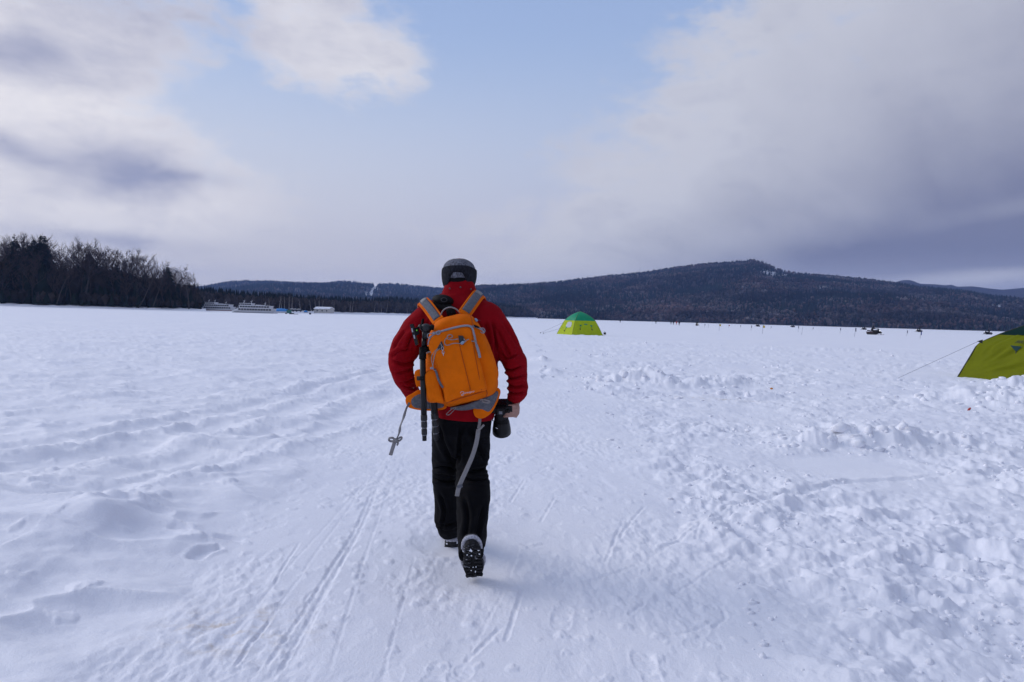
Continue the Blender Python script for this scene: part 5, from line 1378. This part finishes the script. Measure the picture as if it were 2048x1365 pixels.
def boot(label, M4, snowy):
    """local: toe +y, sole at z = 0"""
    def T(p): return M4 @ Vector(p)
    m = MB(); R = []
    for y, w, h in [(y, w, min(h, .085)) if snowy else (y, w, h) for y, w, h in [(-.14, .036, .13), (-.125, .046, .20), (-.07, .049, .23), (-.02, .049, .20), (.03, .052, .135), (.08, .056, .10), (.13, .050, .085), (.16, .026, .06)]]:
        R.append([T((w * math.copysign(abs(math.cos(t)) ** .8, math.cos(t)), y, .03 + (h - .03) * (.5 + .5 * math.sin(t)))) for t in np.linspace(0, 6.283, 15)[:-1]])
    m.rings(R); up = wl('boot', subsurf(m.me('boot', True), 1), BOOT, WALK); up['label'] = label
    out = []
    for t in np.linspace(0, 2 * math.pi, 27)[:-1]:
        y = .155 * math.sin(t); w = .060 if y > 0 else .052
        w *= (1 - .18 * math.exp(-((y + .02) / .05) ** 2)); out.append((w * math.copysign(abs(math.cos(t)) ** .75, math.cos(t)), y + .005))
    wl('sole', MB().rings([[T((x * k, y * k, z)) for x, y in out] for k, z in [(.97, .0), (1.02, .008), (1.03, .028), (.97, .040)]]), RUBS if snowy else RUB, up)
    lug = MB()
    for i in range(9):
        y = -.125 + .031 * i
        for sx in (-1, 1): lug.box(T((sx * .028, y, -.004)), (.036, .018, .012), M4.to_3x3() @ Matrix.Rotation(sx * .3, 3, 'Z'))
    wl('tread', lug, RUBS if snowy else RUB, up)
    rg_ = random.Random(3); sn = MB()
    for i in range(16 if snowy else 8):
        x, y = rg_.uniform(-.046, .046), rg_.choice([rg_.uniform(-.13, -.06), rg_.uniform(.06, .14), rg_.uniform(-.12, .14)])
        sn.ball(T((x, y, -.006 if snowy else .05)), (rg_.uniform(.002, .008), rg_.uniform(.003, .014), .003), 7, 5, M4.to_3x3())
    if not snowy:
        for i in range(20): sn.ball(T((rg_.uniform(-.035, .035), -.135, rg_.uniform(.01, .05))), (rg_.uniform(.004, .012), .005, .005), 7, 5)
    wl('packed_snow', sn, SNOWCAP, up, True)
    m = MB(); pts = [T((x * 1.04, y * 1.03, .047)) for x, y in out]; m.tube(pts, .012, 8, closed=True, cap=False); wl('trim', m, RIM, up, True)
    if not snowy: m = MB(); m.rings([[T((.043 * k * math.cos(t), -.085 + .058 * k * math.sin(t), z)) for t in np.linspace(0, 6.283, 17)[:-1]] for k, z in [(1.0, .055), (1.06, .07), (1.08, .10), (1.04, .115)]]); wl('gaiter', m, RIM, up, True)
    m = MB(); m.tube([T((.047, -.03, .06)), T((.049, .02, .075)), T((.047, .07, .07))], .008, 8); wl('side_patch', m, TAN, up, True)
tx = G(949, 1161)
ang = rad(-53)
Mr = Matrix.Translation((tx.x, tx.y + .005, .012)) @ Matrix.Rotation(rad(4), 4, 'Z') @ Matrix.Rotation(rad(-6), 4, 'Y') @ Matrix.Rotation(ang, 4, 'X') @ Matrix.Translation((0, -.158, 0))
boot('lifted right boot with snow packed in its tread', Mr, True)
lx = P(901, 1097, 4.25)
boot('left boot standing on the snow', Matrix.Translation((lx.x, 4.36, 0.004)) @ Matrix.Rotation(rad(5), 4, 'Z'), False)

# ------------------------------------------------------------------ backpack
BY = 3.90
def B(px, py, w): return P(px, py, BY - w)
ORG = mat('orange_nylon', (.72, .140, .002), .75, .08, var=.11, vscale=7, bump=.18, bscale=500)
ORD = mat('orange_piping', (.42, .07, .002), .6, .2, var=.05)
GRY = mat('grey_mesh', (.115, .12, .14), .8, .2, var=.2, vscale=90, bump=.4, bscale=300)
WEB = mat('grey_webbing', (.25, .24, .24), .75, .2, var=.12, vscale=200, bump=.3, bscale=500)
ZIP = mat('grey_zip', (.24, .25, .29), .55, .4, var=.1, vscale=120)
BLKN = mat('black_nylon', (.0055, .0055, .0065), .7, .15, var=.1)
bp0 = P(922, 812, BY - .1)
PACK = empty('backpack', bp0, 0, 'bright orange hiking backpack worn on the back of the red jacket', 'backpack')
def pillow(outline, levels, n=56, sub=1):
    """soft slab: outline in photo pixels, levels = (inset share, depth towards the camera)"""
    o = spline([(a, b, 0) for a, b in outline], n, closed=True); cx = sum(p.x for p in o) / n; cy = sum(p.y for p in o) / n
    m = MB(); m.rings([[B(cx + (p.x - cx) * k, cy + (p.y - cy) * k, w) for p in o] for k, w in levels])
    return subsurf(m.me('p', True), sub)
def slab(name, outline, w0, w1, m, parent, n=40, sharp=False, inset=.95):
    o = [Vector((a, b, 0)) for a, b in outline] if sharp else spline([(a, b, 0) for a, b in outline], n, closed=True)
    cx = sum(p.x for p in o) / len(o); cy = sum(p.y for p in o) / len(o)
    mb = MB().rings([[B(cx + (p.x - cx) * k, cy + (p.y - cy) * k, w) for p in o] for k, w in [(1, w0), (1, w1 - .004), (inset, w1)]])
    return wl(name, mb, m, parent, not sharp)
main = pillow([(868, 645), (884, 635), (905, 630), (925, 626), (941, 630), (953, 640), (963, 654), (974, 676), (985, 706), (994, 735), (997, 751), (995, 770), (990, 785), (972, 795), (945, 803), (915, 812), (899, 815), (888, 809), (870, 806), (855, 801), (851, 775), (849, 740), (853, 700), (860, 668)],
              [(.97, -.03), (1.0, .03), (1.0, .09), (.97, .125), (.90, .150), (.78, .163), (.5, .17), (.2, .172), (.03, .172)], 64, 2)
folds(main, [([(862, 660), (858, 690), (862, 715)], 3, .006), ([(958, 668), (972, 705), (984, 745)], 4, .008), ([(976, 690), (982, 730), (990, 765)], 3, .006), ([(900, 640), (920, 645), (938, 640)], 4, .006), ([(978, 770), (990, 760), (994, 750)], 3, .006)]); crease(main, .004, 12, 12, 12, 71); crease(main, .007, 5, 5, 5, 75, sharp=False)
wl('main_compartment', main, ORG, PACK)
fp = pillow([(858, 692), (863, 674), (880, 664), (900, 658), (922, 652), (937, 651), (945, 658), (950, 677), (957, 705), (966, 745), (973, 778), (962, 784), (930, 794), (900, 803), (891, 803), (885, 775), (876, 745), (864, 715)],
            [(1.0, .12), (1.01, .16), (1.0, .185), (.96, .203), (.88, .213), (.6, .218), (.3, .221), (.04, .221)], 60, 2)
folds(fp, [([(905, 662), (900, 700), (908, 740)], 5, .007), ([(888, 760), (905, 775), (930, 778)], 5, .006), ([(940, 700), (946, 740), (950, 770)], 4, .007), ([(900, 800), (912, 780), (918, 765)], 4, .006), ([(915, 660), (919, 680), (917, 700)], 3, .006), ([(952, 780), (958, 765), (957, 750)], 3, .006)]); crease(fp, .0035, 14, 12, 9, 81); crease(fp, .006, 5, 5, 4, 85, sharp=False)
FP = wl('front_pocket', fp, ORG, PACK)
sp_ = pillow([(850, 748), (860, 738), (872, 742), (879, 762), (886, 790), (889, 806), (872, 806), (856, 803), (851, 780)], [(1.0, .09), (1.03, .14), (1.0, .17), (.9, .188), (.6, .194), (.1, .196)], 40, 2)
folds(sp_, [([(852, 756), (866, 766), (880, 764)], 3, .010), ([(858, 745), (868, 762), (870, 785)], 3, .009), ([(878, 775), (868, 790), (860, 800)], 3, .008)]); crease(sp_, .006, 14, 12, 12, 91); wl('side_pocket', sp_, ORG, PACK)
slab('pocket_flap', [(829, 746), (838, 739), (846, 744), (846, 772), (838, 774), (832, 771)], .06, .10, ORG, PACK, 30)
def piping(name, pts, r, m, parent=None, n=None):
    return wl(name, MB().tube(spline([B(*p) for p in pts], n or len(pts) * 4), r, 7), m, parent or PACK, True)
def ribbon(name, pts, hw, ht, m, parent=None, side=None, k=4):
    c = spline(pts, (len(pts) - 1) * k + 1)
    return wl(name, MB().tube(c, 1.0, 8, flat=(hw, ht), side=side), m, parent or PACK, True)
# zip of the front pocket, its seams and pulls
piping('zip', [(857, 690, .176), (860, 677, .186), (873, 667, .196), (897, 659, .200), (922, 653, .203), (936, 652, .204), (944, 656, .203), (948, 669, .206), (953, 692, .21), (957, 706, .212)], .0058, ZIP, FP)
ribbon('zip_garage', [B(953, 690, .214), B(957, 703, .218), (B(960, 716, .218))], .007, .003, ZIP, FP, side=(1, 0, 0))
piping('seam', [(919, 690, .219), (926, 720, .224), (934, 752, .226), (941, 782, .214)], .0022, ORD, FP)
piping('seam', [(945, 680, .210), (951, 715, .214), (958, 752, .214), (963, 781, .203)], .0022, ORD, FP)
piping('seam', [(892, 806, .17), (915, 799, .19), (945, 790, .19), (974, 781, .172)], .003, ORD, PACK)
piping('seam', [(941, 632, .125), (944, 642, .15), (946, 652, .165)], .0025, ORD, PACK)
piping('seam', [(973, 781, .16), (974, 788, .165), (972, 794, .15)], .003, ORD, PACK)
# side zip, upper right
ribbon('side_zip', [B(944, 652, .16), B(955, 655, .155), B(964, 660, .14), B(968, 666, .13)], .006, .003, ZIP, PACK, side=(0, 0, 1))
slab('zip_opening', [(948, 650), (957, 653), (959, 656), (950, 655)], .15, .163, BLKN, PACK, 16)
piping('pull_loop', [(960, 657, .16), (967, 657, .165), (970, 663, .165), (966, 667, .165), (961, 664, .165)], .0022, ZIP)
piping('pull_loop', [(868, 669, .20), (860, 667, .205), (855, 670, .205), (856, 676, .205), (862, 672, .205)], .0022, ZIP)
piping('pull_loop', [(878, 663, .205), (873, 664, .21), (874, 669, .212), (879, 668, .212), (880, 663, .21), (876, 662, .21)], .0030, ZIP)
slab('zip_slider', [(865, 665), (871, 664), (872, 668), (866, 669)], .19, .206, ZIP, FP, 12)
slab('reflector_tab', [(949, 638), (953, 637), (956, 642), (952, 644)], .11, .135, mat('pale_blue_tab', (.22, .30, .42), .4, .5), PACK, 12)
# gear patches and elastic cords
slab('gear_patch', [(916.5, 671.5), (926, 672), (930, 680), (927, 690), (919, 689)], .218, .228, mat('charcoal_patch', (.03, .03, .034), .7), FP, sharp=True)
slab('gear_patch', [(883, 682), (887.5, 692), (885.5, 701), (873, 699)], .200, .222, mat('charcoal_patch', (.03, .03, .034), .7), FP, sharp=True)
piping('elastic_cord', [(917, 678, .232), (905, 680, .232), (895, 678, .23), (896, 671, .228), (902, 670, .228), (905, 674, .23), (899, 677, .231)], .0024, WEB)
piping('elastic_cord', [(923, 688, .232), (908, 687, .232), (894, 691, .23), (889, 686, .226), (891, 679, .226), (897, 675, .228)], .0024, WEB)
piping('elastic_cord', [(927, 678, .234), (930, 682, .236), (926, 688, .236), (933, 681, .236), (938, 679, .232)], .0026, WEB)
slab('cord_lock', [(921, 686), (926, 682), (929, 684), (924, 690)], .228, .242, mat('pale_blue_tab', (.22, .30, .42)), PACK, 12)
piping('elastic_cord', [(943, 683, .216), (948, 683, .22), (953, 684, .216), (949, 681, .22)], .0030, WEB)
piping('elastic_cord', [(876, 697, .222), (869, 704, .215), (863, 715, .205), (865, 730, .212), (866, 738, .215)], .0022, WEB)
piping('elastic_cord', [(880, 698, .224), (872, 704, .218), (867, 722, .215), (866, 738, .216), (872, 742, .216)], .0022, WEB)
piping('elastic_cord', [(853, 707, .175), (858, 704, .19), (864, 706, .20)], .0030, WEB)
slab('cord_lock', [(860, 736), (866, 734), (868, 738), (862, 739)], .205, .226, ZIP, PACK, 12)
ribbon('compression_strap', [B(869, 738, .205), B(873, 746, .213), B(876, 757, .213), B(881, 768, .212), B(886, 776, .212)], .006, .002, GRY, PACK, side=(1, 0, 0))
# straps over the shoulders
def strap(pts, side, hw, gm=True):
    c = spline(pts, (len(pts) - 1) * 5 + 1)
    o = wl('shoulder_strap', MB().tube(c, 1.0, 10, flat=(hw, .008), side=side), ORG, PACK, True)
    up = [p + n for p, n in zip(c, [(Vector((0, -.008, .004)) if i < len(c) * .42 else Vector((0, -.003, .008)) if i < len(c) * .62 else Vector((0, .008, .0))) for i in range(len(c))])]
    wl('mesh_panel', MB().tube(up[2:], 1.0, 8, flat=(hw * .74, .005), side=side), GRY, o, True)
    for s in (-1, 1): wl('edge_piping', MB().tube([p + Vector(side).normalized() * hw * s for p in c], .0052, 7), ORG, o, True)
    k = int(len(c) * .40)
    wl('top_webbing', MB().tube([p + Vector((0, -.004, .011)) for p in c[k - 2:k + 4]], 1.0, 8, flat=(hw * .62, .004), side=side), WEB, o, True)
strap([P(877, 643, 3.80), P(868, 630, 3.86), P(857, 615, 3.925), P(848, 605, 3.99), P(845, 604, 4.05), P(846, 617, 4.14), P(848, 650, 4.19), P(852, 720, 4.2), P(858, 775, 4.14)], (.80, .0, .60), .031)
strap([P(928, 630, 3.80), P(939, 614, 3.87), P(949, 600, 3.94), P(957, 590, 4.00), P(961, 590, 4.06), P(963, 606, 4.15), P(964, 650, 4.2), P(962, 720, 4.2), P(955, 775, 4.14)], (.82, 0, -.57), .033)
ribbon('grab_handle', [B(881, 637, .07), B(883, 627, .075), B(889, 619, .075), B(900, 615, .075), B(911, 618, .075), B(918, 624, .075), B(922, 629, .07)], .009, .004, WEB, PACK, side=(0, 1, 0))
slab('back_pad', [(893, 619), (908, 617), (912, 632), (897, 635)], .005, .04, BLKN, PACK, 20)
ribbon('sternum_strap', [P(849, 632, 3.985), P(845, 643, 3.95), P(843, 656, 3.93)], .008, .004, BLKN, PACK, side=(1, 0, 0))
# hip belt
hb = slab('hip_belt', [(811, 803), (813, 794), (825, 787), (840, 780), (866, 790), (890, 806), (893, 816), (880, 821), (850, 822), (824, 818), (815, 813)], .02, .055, ORG, PACK, 40)
slab('belt_panel', [(822, 804), (828, 794), (845, 788), (870, 796), (886, 807), (886, 815), (868, 818), (845, 818), (828, 815)], .05, .064, GRY, hb, 36)
hb2 = slab('hip_belt', [(947, 818), (962, 805), (980, 786), (994, 776), (1001, 782), (998, 797), (986, 822), (973, 834), (961, 838), (950, 833)], .03, .085, ORG, PACK, 40)
slab('belt_panel', [(950, 817), (966, 804), (984, 786), (996, 784), (993, 800), (979, 823), (964, 819)], .08, .093, GRY, hb2, 34)
slab('lumbar_pad', [(900, 816), (930, 810), (960, 799), (985, 790), (992, 786), (988, 795), (965, 811), (940, 820), (915, 821)], .03, .095, GRY, PACK, 40)
ribbon('webbing_loop', [B(912, 814, .13), B(904, 818, .14), B(895, 826, .14), B(893, 829, .14), B(898, 830, .14), B(906, 823, .14), B(913, 815, .13)], .006, .0018, WEB, PACK, side=(0, 1, .2))
ribbon('webbing_loop', [B(960, 800, .11), B(970, 800, .118), B(980, 804, .12), B(974, 806, .118), B(964, 803, .116)], .005, .0016, WEB, PACK, side=(0, .3, 1))
# hanging belt ends
def hang(a, kn, tail, name):
    s1 = ribbon(name, a, .0075, .0016, WEB, PACK, side=[Vector((1, .25 + 1.6 * math.sin(i * .45), 0)) for i in range(21)])
    x = kn
    for q in ([(0, 0), (-6, -5), (-14, -3), (-10, 2), (0, 1)], [(0, 0), (7, 1), (14, -5), (9, -6), (1, 1)], [(0, 1), (6, 6), (3, 10)]): wl('knot', MB().tube(spline([x + Vector((i * .00275, -.004, -j * .00275)) for i, j in q], 15), 1, 6, flat=(.007, .0018), side=(0, .6, .8)), WEB, s1, True)
    wl('knot', MB().ball(x, (.013, .010, .012), 10, 8), WEB, s1, True)
    if tail: wl('webbing_end', MB().tube(spline(tail, 9), 1.0, 8, flat=(.0105, .0016), side=(1, .3, 0)), WEB, s1, True)
hang([P(819, 806, 3.83), P(813, 817, 3.80), P(807, 836, 3.77), P(801, 852, 3.785), P(798, 868, 3.78), P(792, 880, 3.79)], P(791, 881, 3.785), [P(790, 882, 3.785), P(786, 895, 3.78), P(781, 911, 3.785)], 'belt_webbing')
s1 = ribbon('belt_webbing', [P(960, 836, 3.83), P(959, 848, 3.81), P(957, 858, 3.80)], .0085, .0016, WEB, PACK, side=(1, .2, 0))
wl('keeper', MB().tube(spline([P(955, 862, 3.79), P(961, 857, 3.785), P(968, 850, 3.785)], 7), 1, 8, flat=(.007, .006), side=(0, 1, 0)), WEB, s1, True)
s2 = ribbon('belt_webbing', [P(957, 859, 3.80), P(953, 885, 3.79), P(945, 912, 3.77), P(933, 940, 3.74), P(923, 962, 3.72), P(917, 978, 3.71), P(914, 993, 3.71)], .0125, .0016, WEB, PACK, side=(.95, .2, -.25))
wl('strap_buckle', MB().box(P(919.5, 973, 3.712), (.030, .008, .016), Matrix.Rotation(-.25, 3, 'Y')), GRY, s2)
# maker's mark on the pocket: a looped emblem and small lettering
def flat_text(txt, px, py, w, size, shear, rot, m, parent, name='lettering'):
    c = bpy.data.curves.new(name, 'FONT'); c.body = txt; c.size = size; c.extrude = .0007; c.shear = shear
    to = bpy.data.objects.new(name, c); COL.objects.link(to)
    dg = bpy.context.evaluated_depsgraph_get(); dg.update(); tm = bpy.data.meshes.new_from_object(to.evaluated_get(dg)); bpy.data.objects.remove(to)
    M = Matrix.Translation(B(px, py, w)) @ Matrix.Rotation(rot, 4, 'Y') @ Matrix.Rotation(rad(90), 4, 'X')
    tm.transform(M); return wl(name, tm, m, parent)
LOGO = mat('logo_grey', (.45, .45, .48), .5, .4, var=0)
flat_text('Lowepro', 926.5, 788.5, .2235, .0165, .35, rad(-11), LOGO, FP)
wl('emblem', MB().tube(spline([B(920.5, 786.5, .2225), B(923, 784, .2235), B(927, 784, .2235), B(928, 786.5, .2235), B(925, 788.5, .2235), B(923, 790, .2235), B(924, 791.5, .2235), B(928, 790, .2235)], 22), .0016, 6), LOGO, FP, True)
# clasp hanging from the left patch (top-level: it hangs on the pack)
CHR = mat('steel', (.5, .5, .52), .25, .5, 1.0, var=0)
ck = empty('key_clasp', B(882, 690, .235), 0, 'small steel snap clasp hanging from the dark triangular patch on the orange backpack', 'clasp')
wl('ring', MB().tube([B(885 + 2.4 * math.cos(t), 697 + 3.2 * math.sin(t), .232) for t in np.linspace(0, 6.283, 17)[:-1]], .0016, 6, closed=True, cap=False), CHR, ck, True)
wl('cord', MB().tube(spline([B(881, 687, .226), B(883, 691, .232), B(885, 695, .233)], 7), .0020, 6), WEB, ck, True)
wl('hook', MB().tube(spline([B(886, 700, .232), B(884.5, 703, .234), B(885, 707, .236), B(888, 707, .236), B(888, 703, .234)], 14), .0022, 6).ball(B(886, 700.5, .232), .004, 8, 6), CHR, ck, True)
wl('swivel', MB().tube([B(886.5, 707, .236), B(887, 712, .236)], .0026, 7), CHR, ck, True)

# ------------------------------------------------------------------ black pouch behind the neck
pc = empty('padded_pouch', P(885, 602, 3.93), 0, 'black oval padded pouch tucked behind the neck above the orange backpack', 'pouch')
def oval(cx, cy, rx, ry, Y0, Y1, tilt, k=(1, 1, .82, .4)):
    m = MB(); R = []
    for q, Y in zip(k, np.linspace(Y0, Y1, len(k))):
        R.append([P(cx + q * (rx * math.cos(t) * math.cos(tilt) - ry * math.sin(t) * math.sin(tilt)), cy + q * (rx * math.cos(t) * math.sin(tilt) + ry * math.sin(t) * math.cos(tilt)), Y) for t in np.linspace(0, 6.283, 31)[:-1]])
    return m.rings(R)
wl('pouch_body', subsurf(oval(886, 601.5, 23, 12.5, 4.0, 3.90, .18).me('pouch', True), 1), BLKN, pc)
wl('stitching', MB().tube([P(888 + 6 * math.cos(t), 600 + 4 * math.sin(t), 3.898) for t in np.linspace(0, 6.283, 17)[:-1]], .0016, 5, closed=True, cap=False), mat('stitch_grey', (.05, .05, .055), .7), pc, True)
wl('pouch_strap', MB().tube(spline([P(866, 606, 3.95), P(880, 612, 3.93), P(902, 618, 3.9), P(904, 632, 3.88)], 13), 1.0, 8, flat=(.02, .005), side=(.5, 0, .8)), BLKN, pc, True)

# ------------------------------------------------------------------ tripod strapped to the pack
CARB = mat('black_carbon', (.007, .007, .009), .45, .3, var=.1, vscale=60); GREYM = mat('grey_metal', (.20, .20, .22), .35, .5, .8, var=.05)
TRI = empty('camera_tripod', P(848, 860, 3.74), 0, 'folded black camera tripod strapped to the left side of the orange backpack', 'tripod')
def tleg(top, bot, r, collars, nm='leg'):
    a, b = P(*top), P(*bot); L = (b - a)
    o = wl(nm, MB().tube([a, a + L * .72], [r, r], 14), CARB, TRI, True)
    wl('hinge_block', MB().tube([a - L * .012, a + L * .10], [r * 1.1, r * 1.25], 10), BLKN, o, True)
    rr = r
    for t in collars:
        p = a + L * t; d = L.normalized()
        wl('twist_lock', MB().tube([p - d * .017, p - d * .013, p + d * .013, p + d * .017], [rr * .95, rr * 1.12, rr * 1.12, rr * .95], 12), BLK, o, True)
        wl('lock_ring', MB().tube([p + d * .0165, p + d * .0205], rr * 1.0, 12), GREYM, o, True)
        wl('lower_section', MB().tube([p, p + d * .05], rr * .86, 12), CARB, o, True); rr *= .93
    wl('foot', MB().tube([b - L.normalized() * .03, b - L.normalized() * .008, b], [rr * .8, rr * .95, rr * .5], 10), RUB, o, True)
tleg((845, 700, 3.735), (849, 882, 3.735), .0165, [.745, .82, .90])
tleg((858, 708, 3.80), (872.5, 882, 3.775), .0165, [.72, .80, .88])
tleg((860, 706, 3.83), (875, 876, 3.84), .0155, [.74, .82, .90])
wl('spider', MB().tube([P(848, 694, 3.75), P(849, 705, 3.75)], [.026, .03], 14).ball(P(841, 700, 3.73), .008, 8, 6), BLKN, TRI, True)
wl('centre_column', MB().tube([P(848.5, 676, 3.755), P(848.5, 696, 3.755)], [.013, .016], 12), CARB, TRI, True)
wl('ball_head', MB().ball(P(852, 657, 3.75), (.032, .028, .026), 16, 12).tube([P(852, 664, 3.75), P(850, 678, 3.75)], [.021, .017], 14).tube([P(843, 655, 3.74), P(838, 653, 3.73)], [.010, .012], 10), BLK, TRI, True)
wl('head_knob', MB().tube([P(861, 655, 3.74), P(868, 656, 3.74)], [.016, .014], 12), BLKN, TRI, True)
pl = wl('quick_plate', MB().rings([[P(*q) + Vector((0, d, 0)) for q in [(820.5, 649.5, 3.73), (826.5, 648, 3.73), (837.5, 689, 3.73), (832, 692, 3.73)]] for d in (-.02, .02)]), CARB, TRI)
wl('clamp_jaw', MB().rings([[P(*q) + Vector((0, d, 0)) for q in [(828, 657, 3.73), (836, 654, 3.73), (839, 668, 3.73), (832, 672, 3.73)]] for d in (-.014, .014)]), BLKN, TRI)
wl('plate_mark', MB().box(P(824.5, 661, 3.708), (.007, .002, .022), Matrix.Rotation(-.25, 3, 'Y')).box(P(828.5, 674, 3.708), (.007, .002, .02), Matrix.Rotation(-.25, 3, 'Y')), mat('pale_print', (.35, .36, .4), .5), pl)
wl('spirit_level', MB().ball(P(833.5, 661, 3.712), .0045, 8, 6), mat('level_green', (.15, .6, .03), .3, .5, var=0), pl, True)
wl('tie_strap', MB().tube([P(834, 757, 3.745), P(845, 757.5, 3.71), P(858, 756, 3.745)], 1, 8, flat=(.012, .003), side=(0, 0, 1)), BLKN, TRI, True)

# ------------------------------------------------------------------ camera in the right hand
CB = mat('camera_black', (.005, .005, .0055), .45, .25, var=.15, vscale=60); CBR = mat('lens_rubber', (.006, .006, .0065), .7, .15)
CAMT = empty('camera', P(1003, 820, 3.97), 0, 'black camera with long hooded lens pointing down, held in the right hand', 'camera')
ax = Vector((.04, .50, -.86)).normalized(); c0 = P(1002, 818, 3.95)
sx_ = Vector((1, 0, 0)); sx_ = (sx_ - ax * sx_.dot(ax)).normalized(); sy2 = ax.cross(sx_)
Rm = Matrix((sx_, sy2, ax)).transposed()
def cbx(c, d): return MB().box(c0 + Rm @ Vector(c), d, Rm)
m = MB(); out = [(-.066, -.04), (-.05, -.047), (.05, -.047), (.064, -.042), (.068, 0), (.066, .040), (.03, .044), (.022, .06), (-.022, .06), (-.03, .044), (-.062, .04), (-.068, 0)]
m.rings([[c0 + Rm @ Vector((x * k, y * k, z)) for x, y in out] for k, z in [(.94, -.040), (1, -.034), (1, -.004), (.95, .002)]])
cbody = wl('body', m, CB, CAMT)
wl('hand_grip', MB().tube([c0 + Rm @ Vector((.058, -.04, .008)), c0 + Rm @ Vector((.058, .03, .010))], [.019, .017], 12), CBR, CAMT, True)
wl('screen', cbx((-.008, -.002, -.043), (.08, .058, .006)), mat('screen_black', (.006, .006, .008), .12, .5, var=0), cbody)
wl('mode_dial', MB().tube([c0 + Rm @ Vector((.045, .038, -.02)), c0 + Rm @ Vector((.045, .054, -.02))], .010, 12), CB, cbody, True)
wl('hot_shoe', cbx((0, .062, -.02), (.02, .004, .02)), GREYM, cbody)
def lens(pts, nm, m, parent=CAMT, n=28):
    return wl(nm, MB().tube([c0 + ax * a + Rm @ Vector((0, 0, 0)) for a, r in pts], [r for a, r in pts], n), m, parent, True)
le = lens([(.0, .034), (.012, .036), (.05, .037), (.055, .039), (.098, .040), (.10, .0385)], 'lens', CB)
lens([(.058, .0405), (.06, .0415), (.085, .0415), (.087, .0405)], 'zoom_ring', CBR, le)
h0 = [(.085, .043), (.095, .047), (.15, .0545), (.176, .0555), (.176, .053), (.10, .043)]
wl('lens_hood', MB().tube([c0 + ax * a for a, r in h0], [r for a, r in h0], 36, cap=False), CB, le, True)
wl('front_glass', MB().ball(c0 + ax * .10, (.036, .036, .008), 16, 8, Rm), DARKGL, le, True)
wl('painted_glint', MB().box(P(993.5, 857, 3.93), (.014, .004, .0025), Matrix.Rotation(.5, 3, 'Y')), mat('glint_white', (.8, .8, .8), .5, var=0), le)  # glint on the hood, painted as a small white bar
wl('strap_lug', MB().tube([P(983, 838, 3.94), P(986, 842, 3.94)], .004, 6), GREYM, cbody, True)
# ------------------------------------------------------------------ air
def make_haze():
    m = bpy.data.materials.new('haze'); m.use_nodes = True
    t = NT(m.node_tree); t.n.remove(t.n['Principled BSDF'])
    v = t.n.new('ShaderNodeVolumePrincipled'); v.inputs['Color'].default_value = (0.32, 0.5, 1.0, 1)
    v.inputs['Density'].default_value = 1.2e-4; v.inputs['Anisotropy'].default_value = 0.1
    t.l.new(v.outputs[0], t.n['Material Output'].inputs['Volume'])
    b = MB().box((0, 0, 169), (12700, 12700, 342))
    tag(b.build('haze', m), kind='stuff')
make_haze()
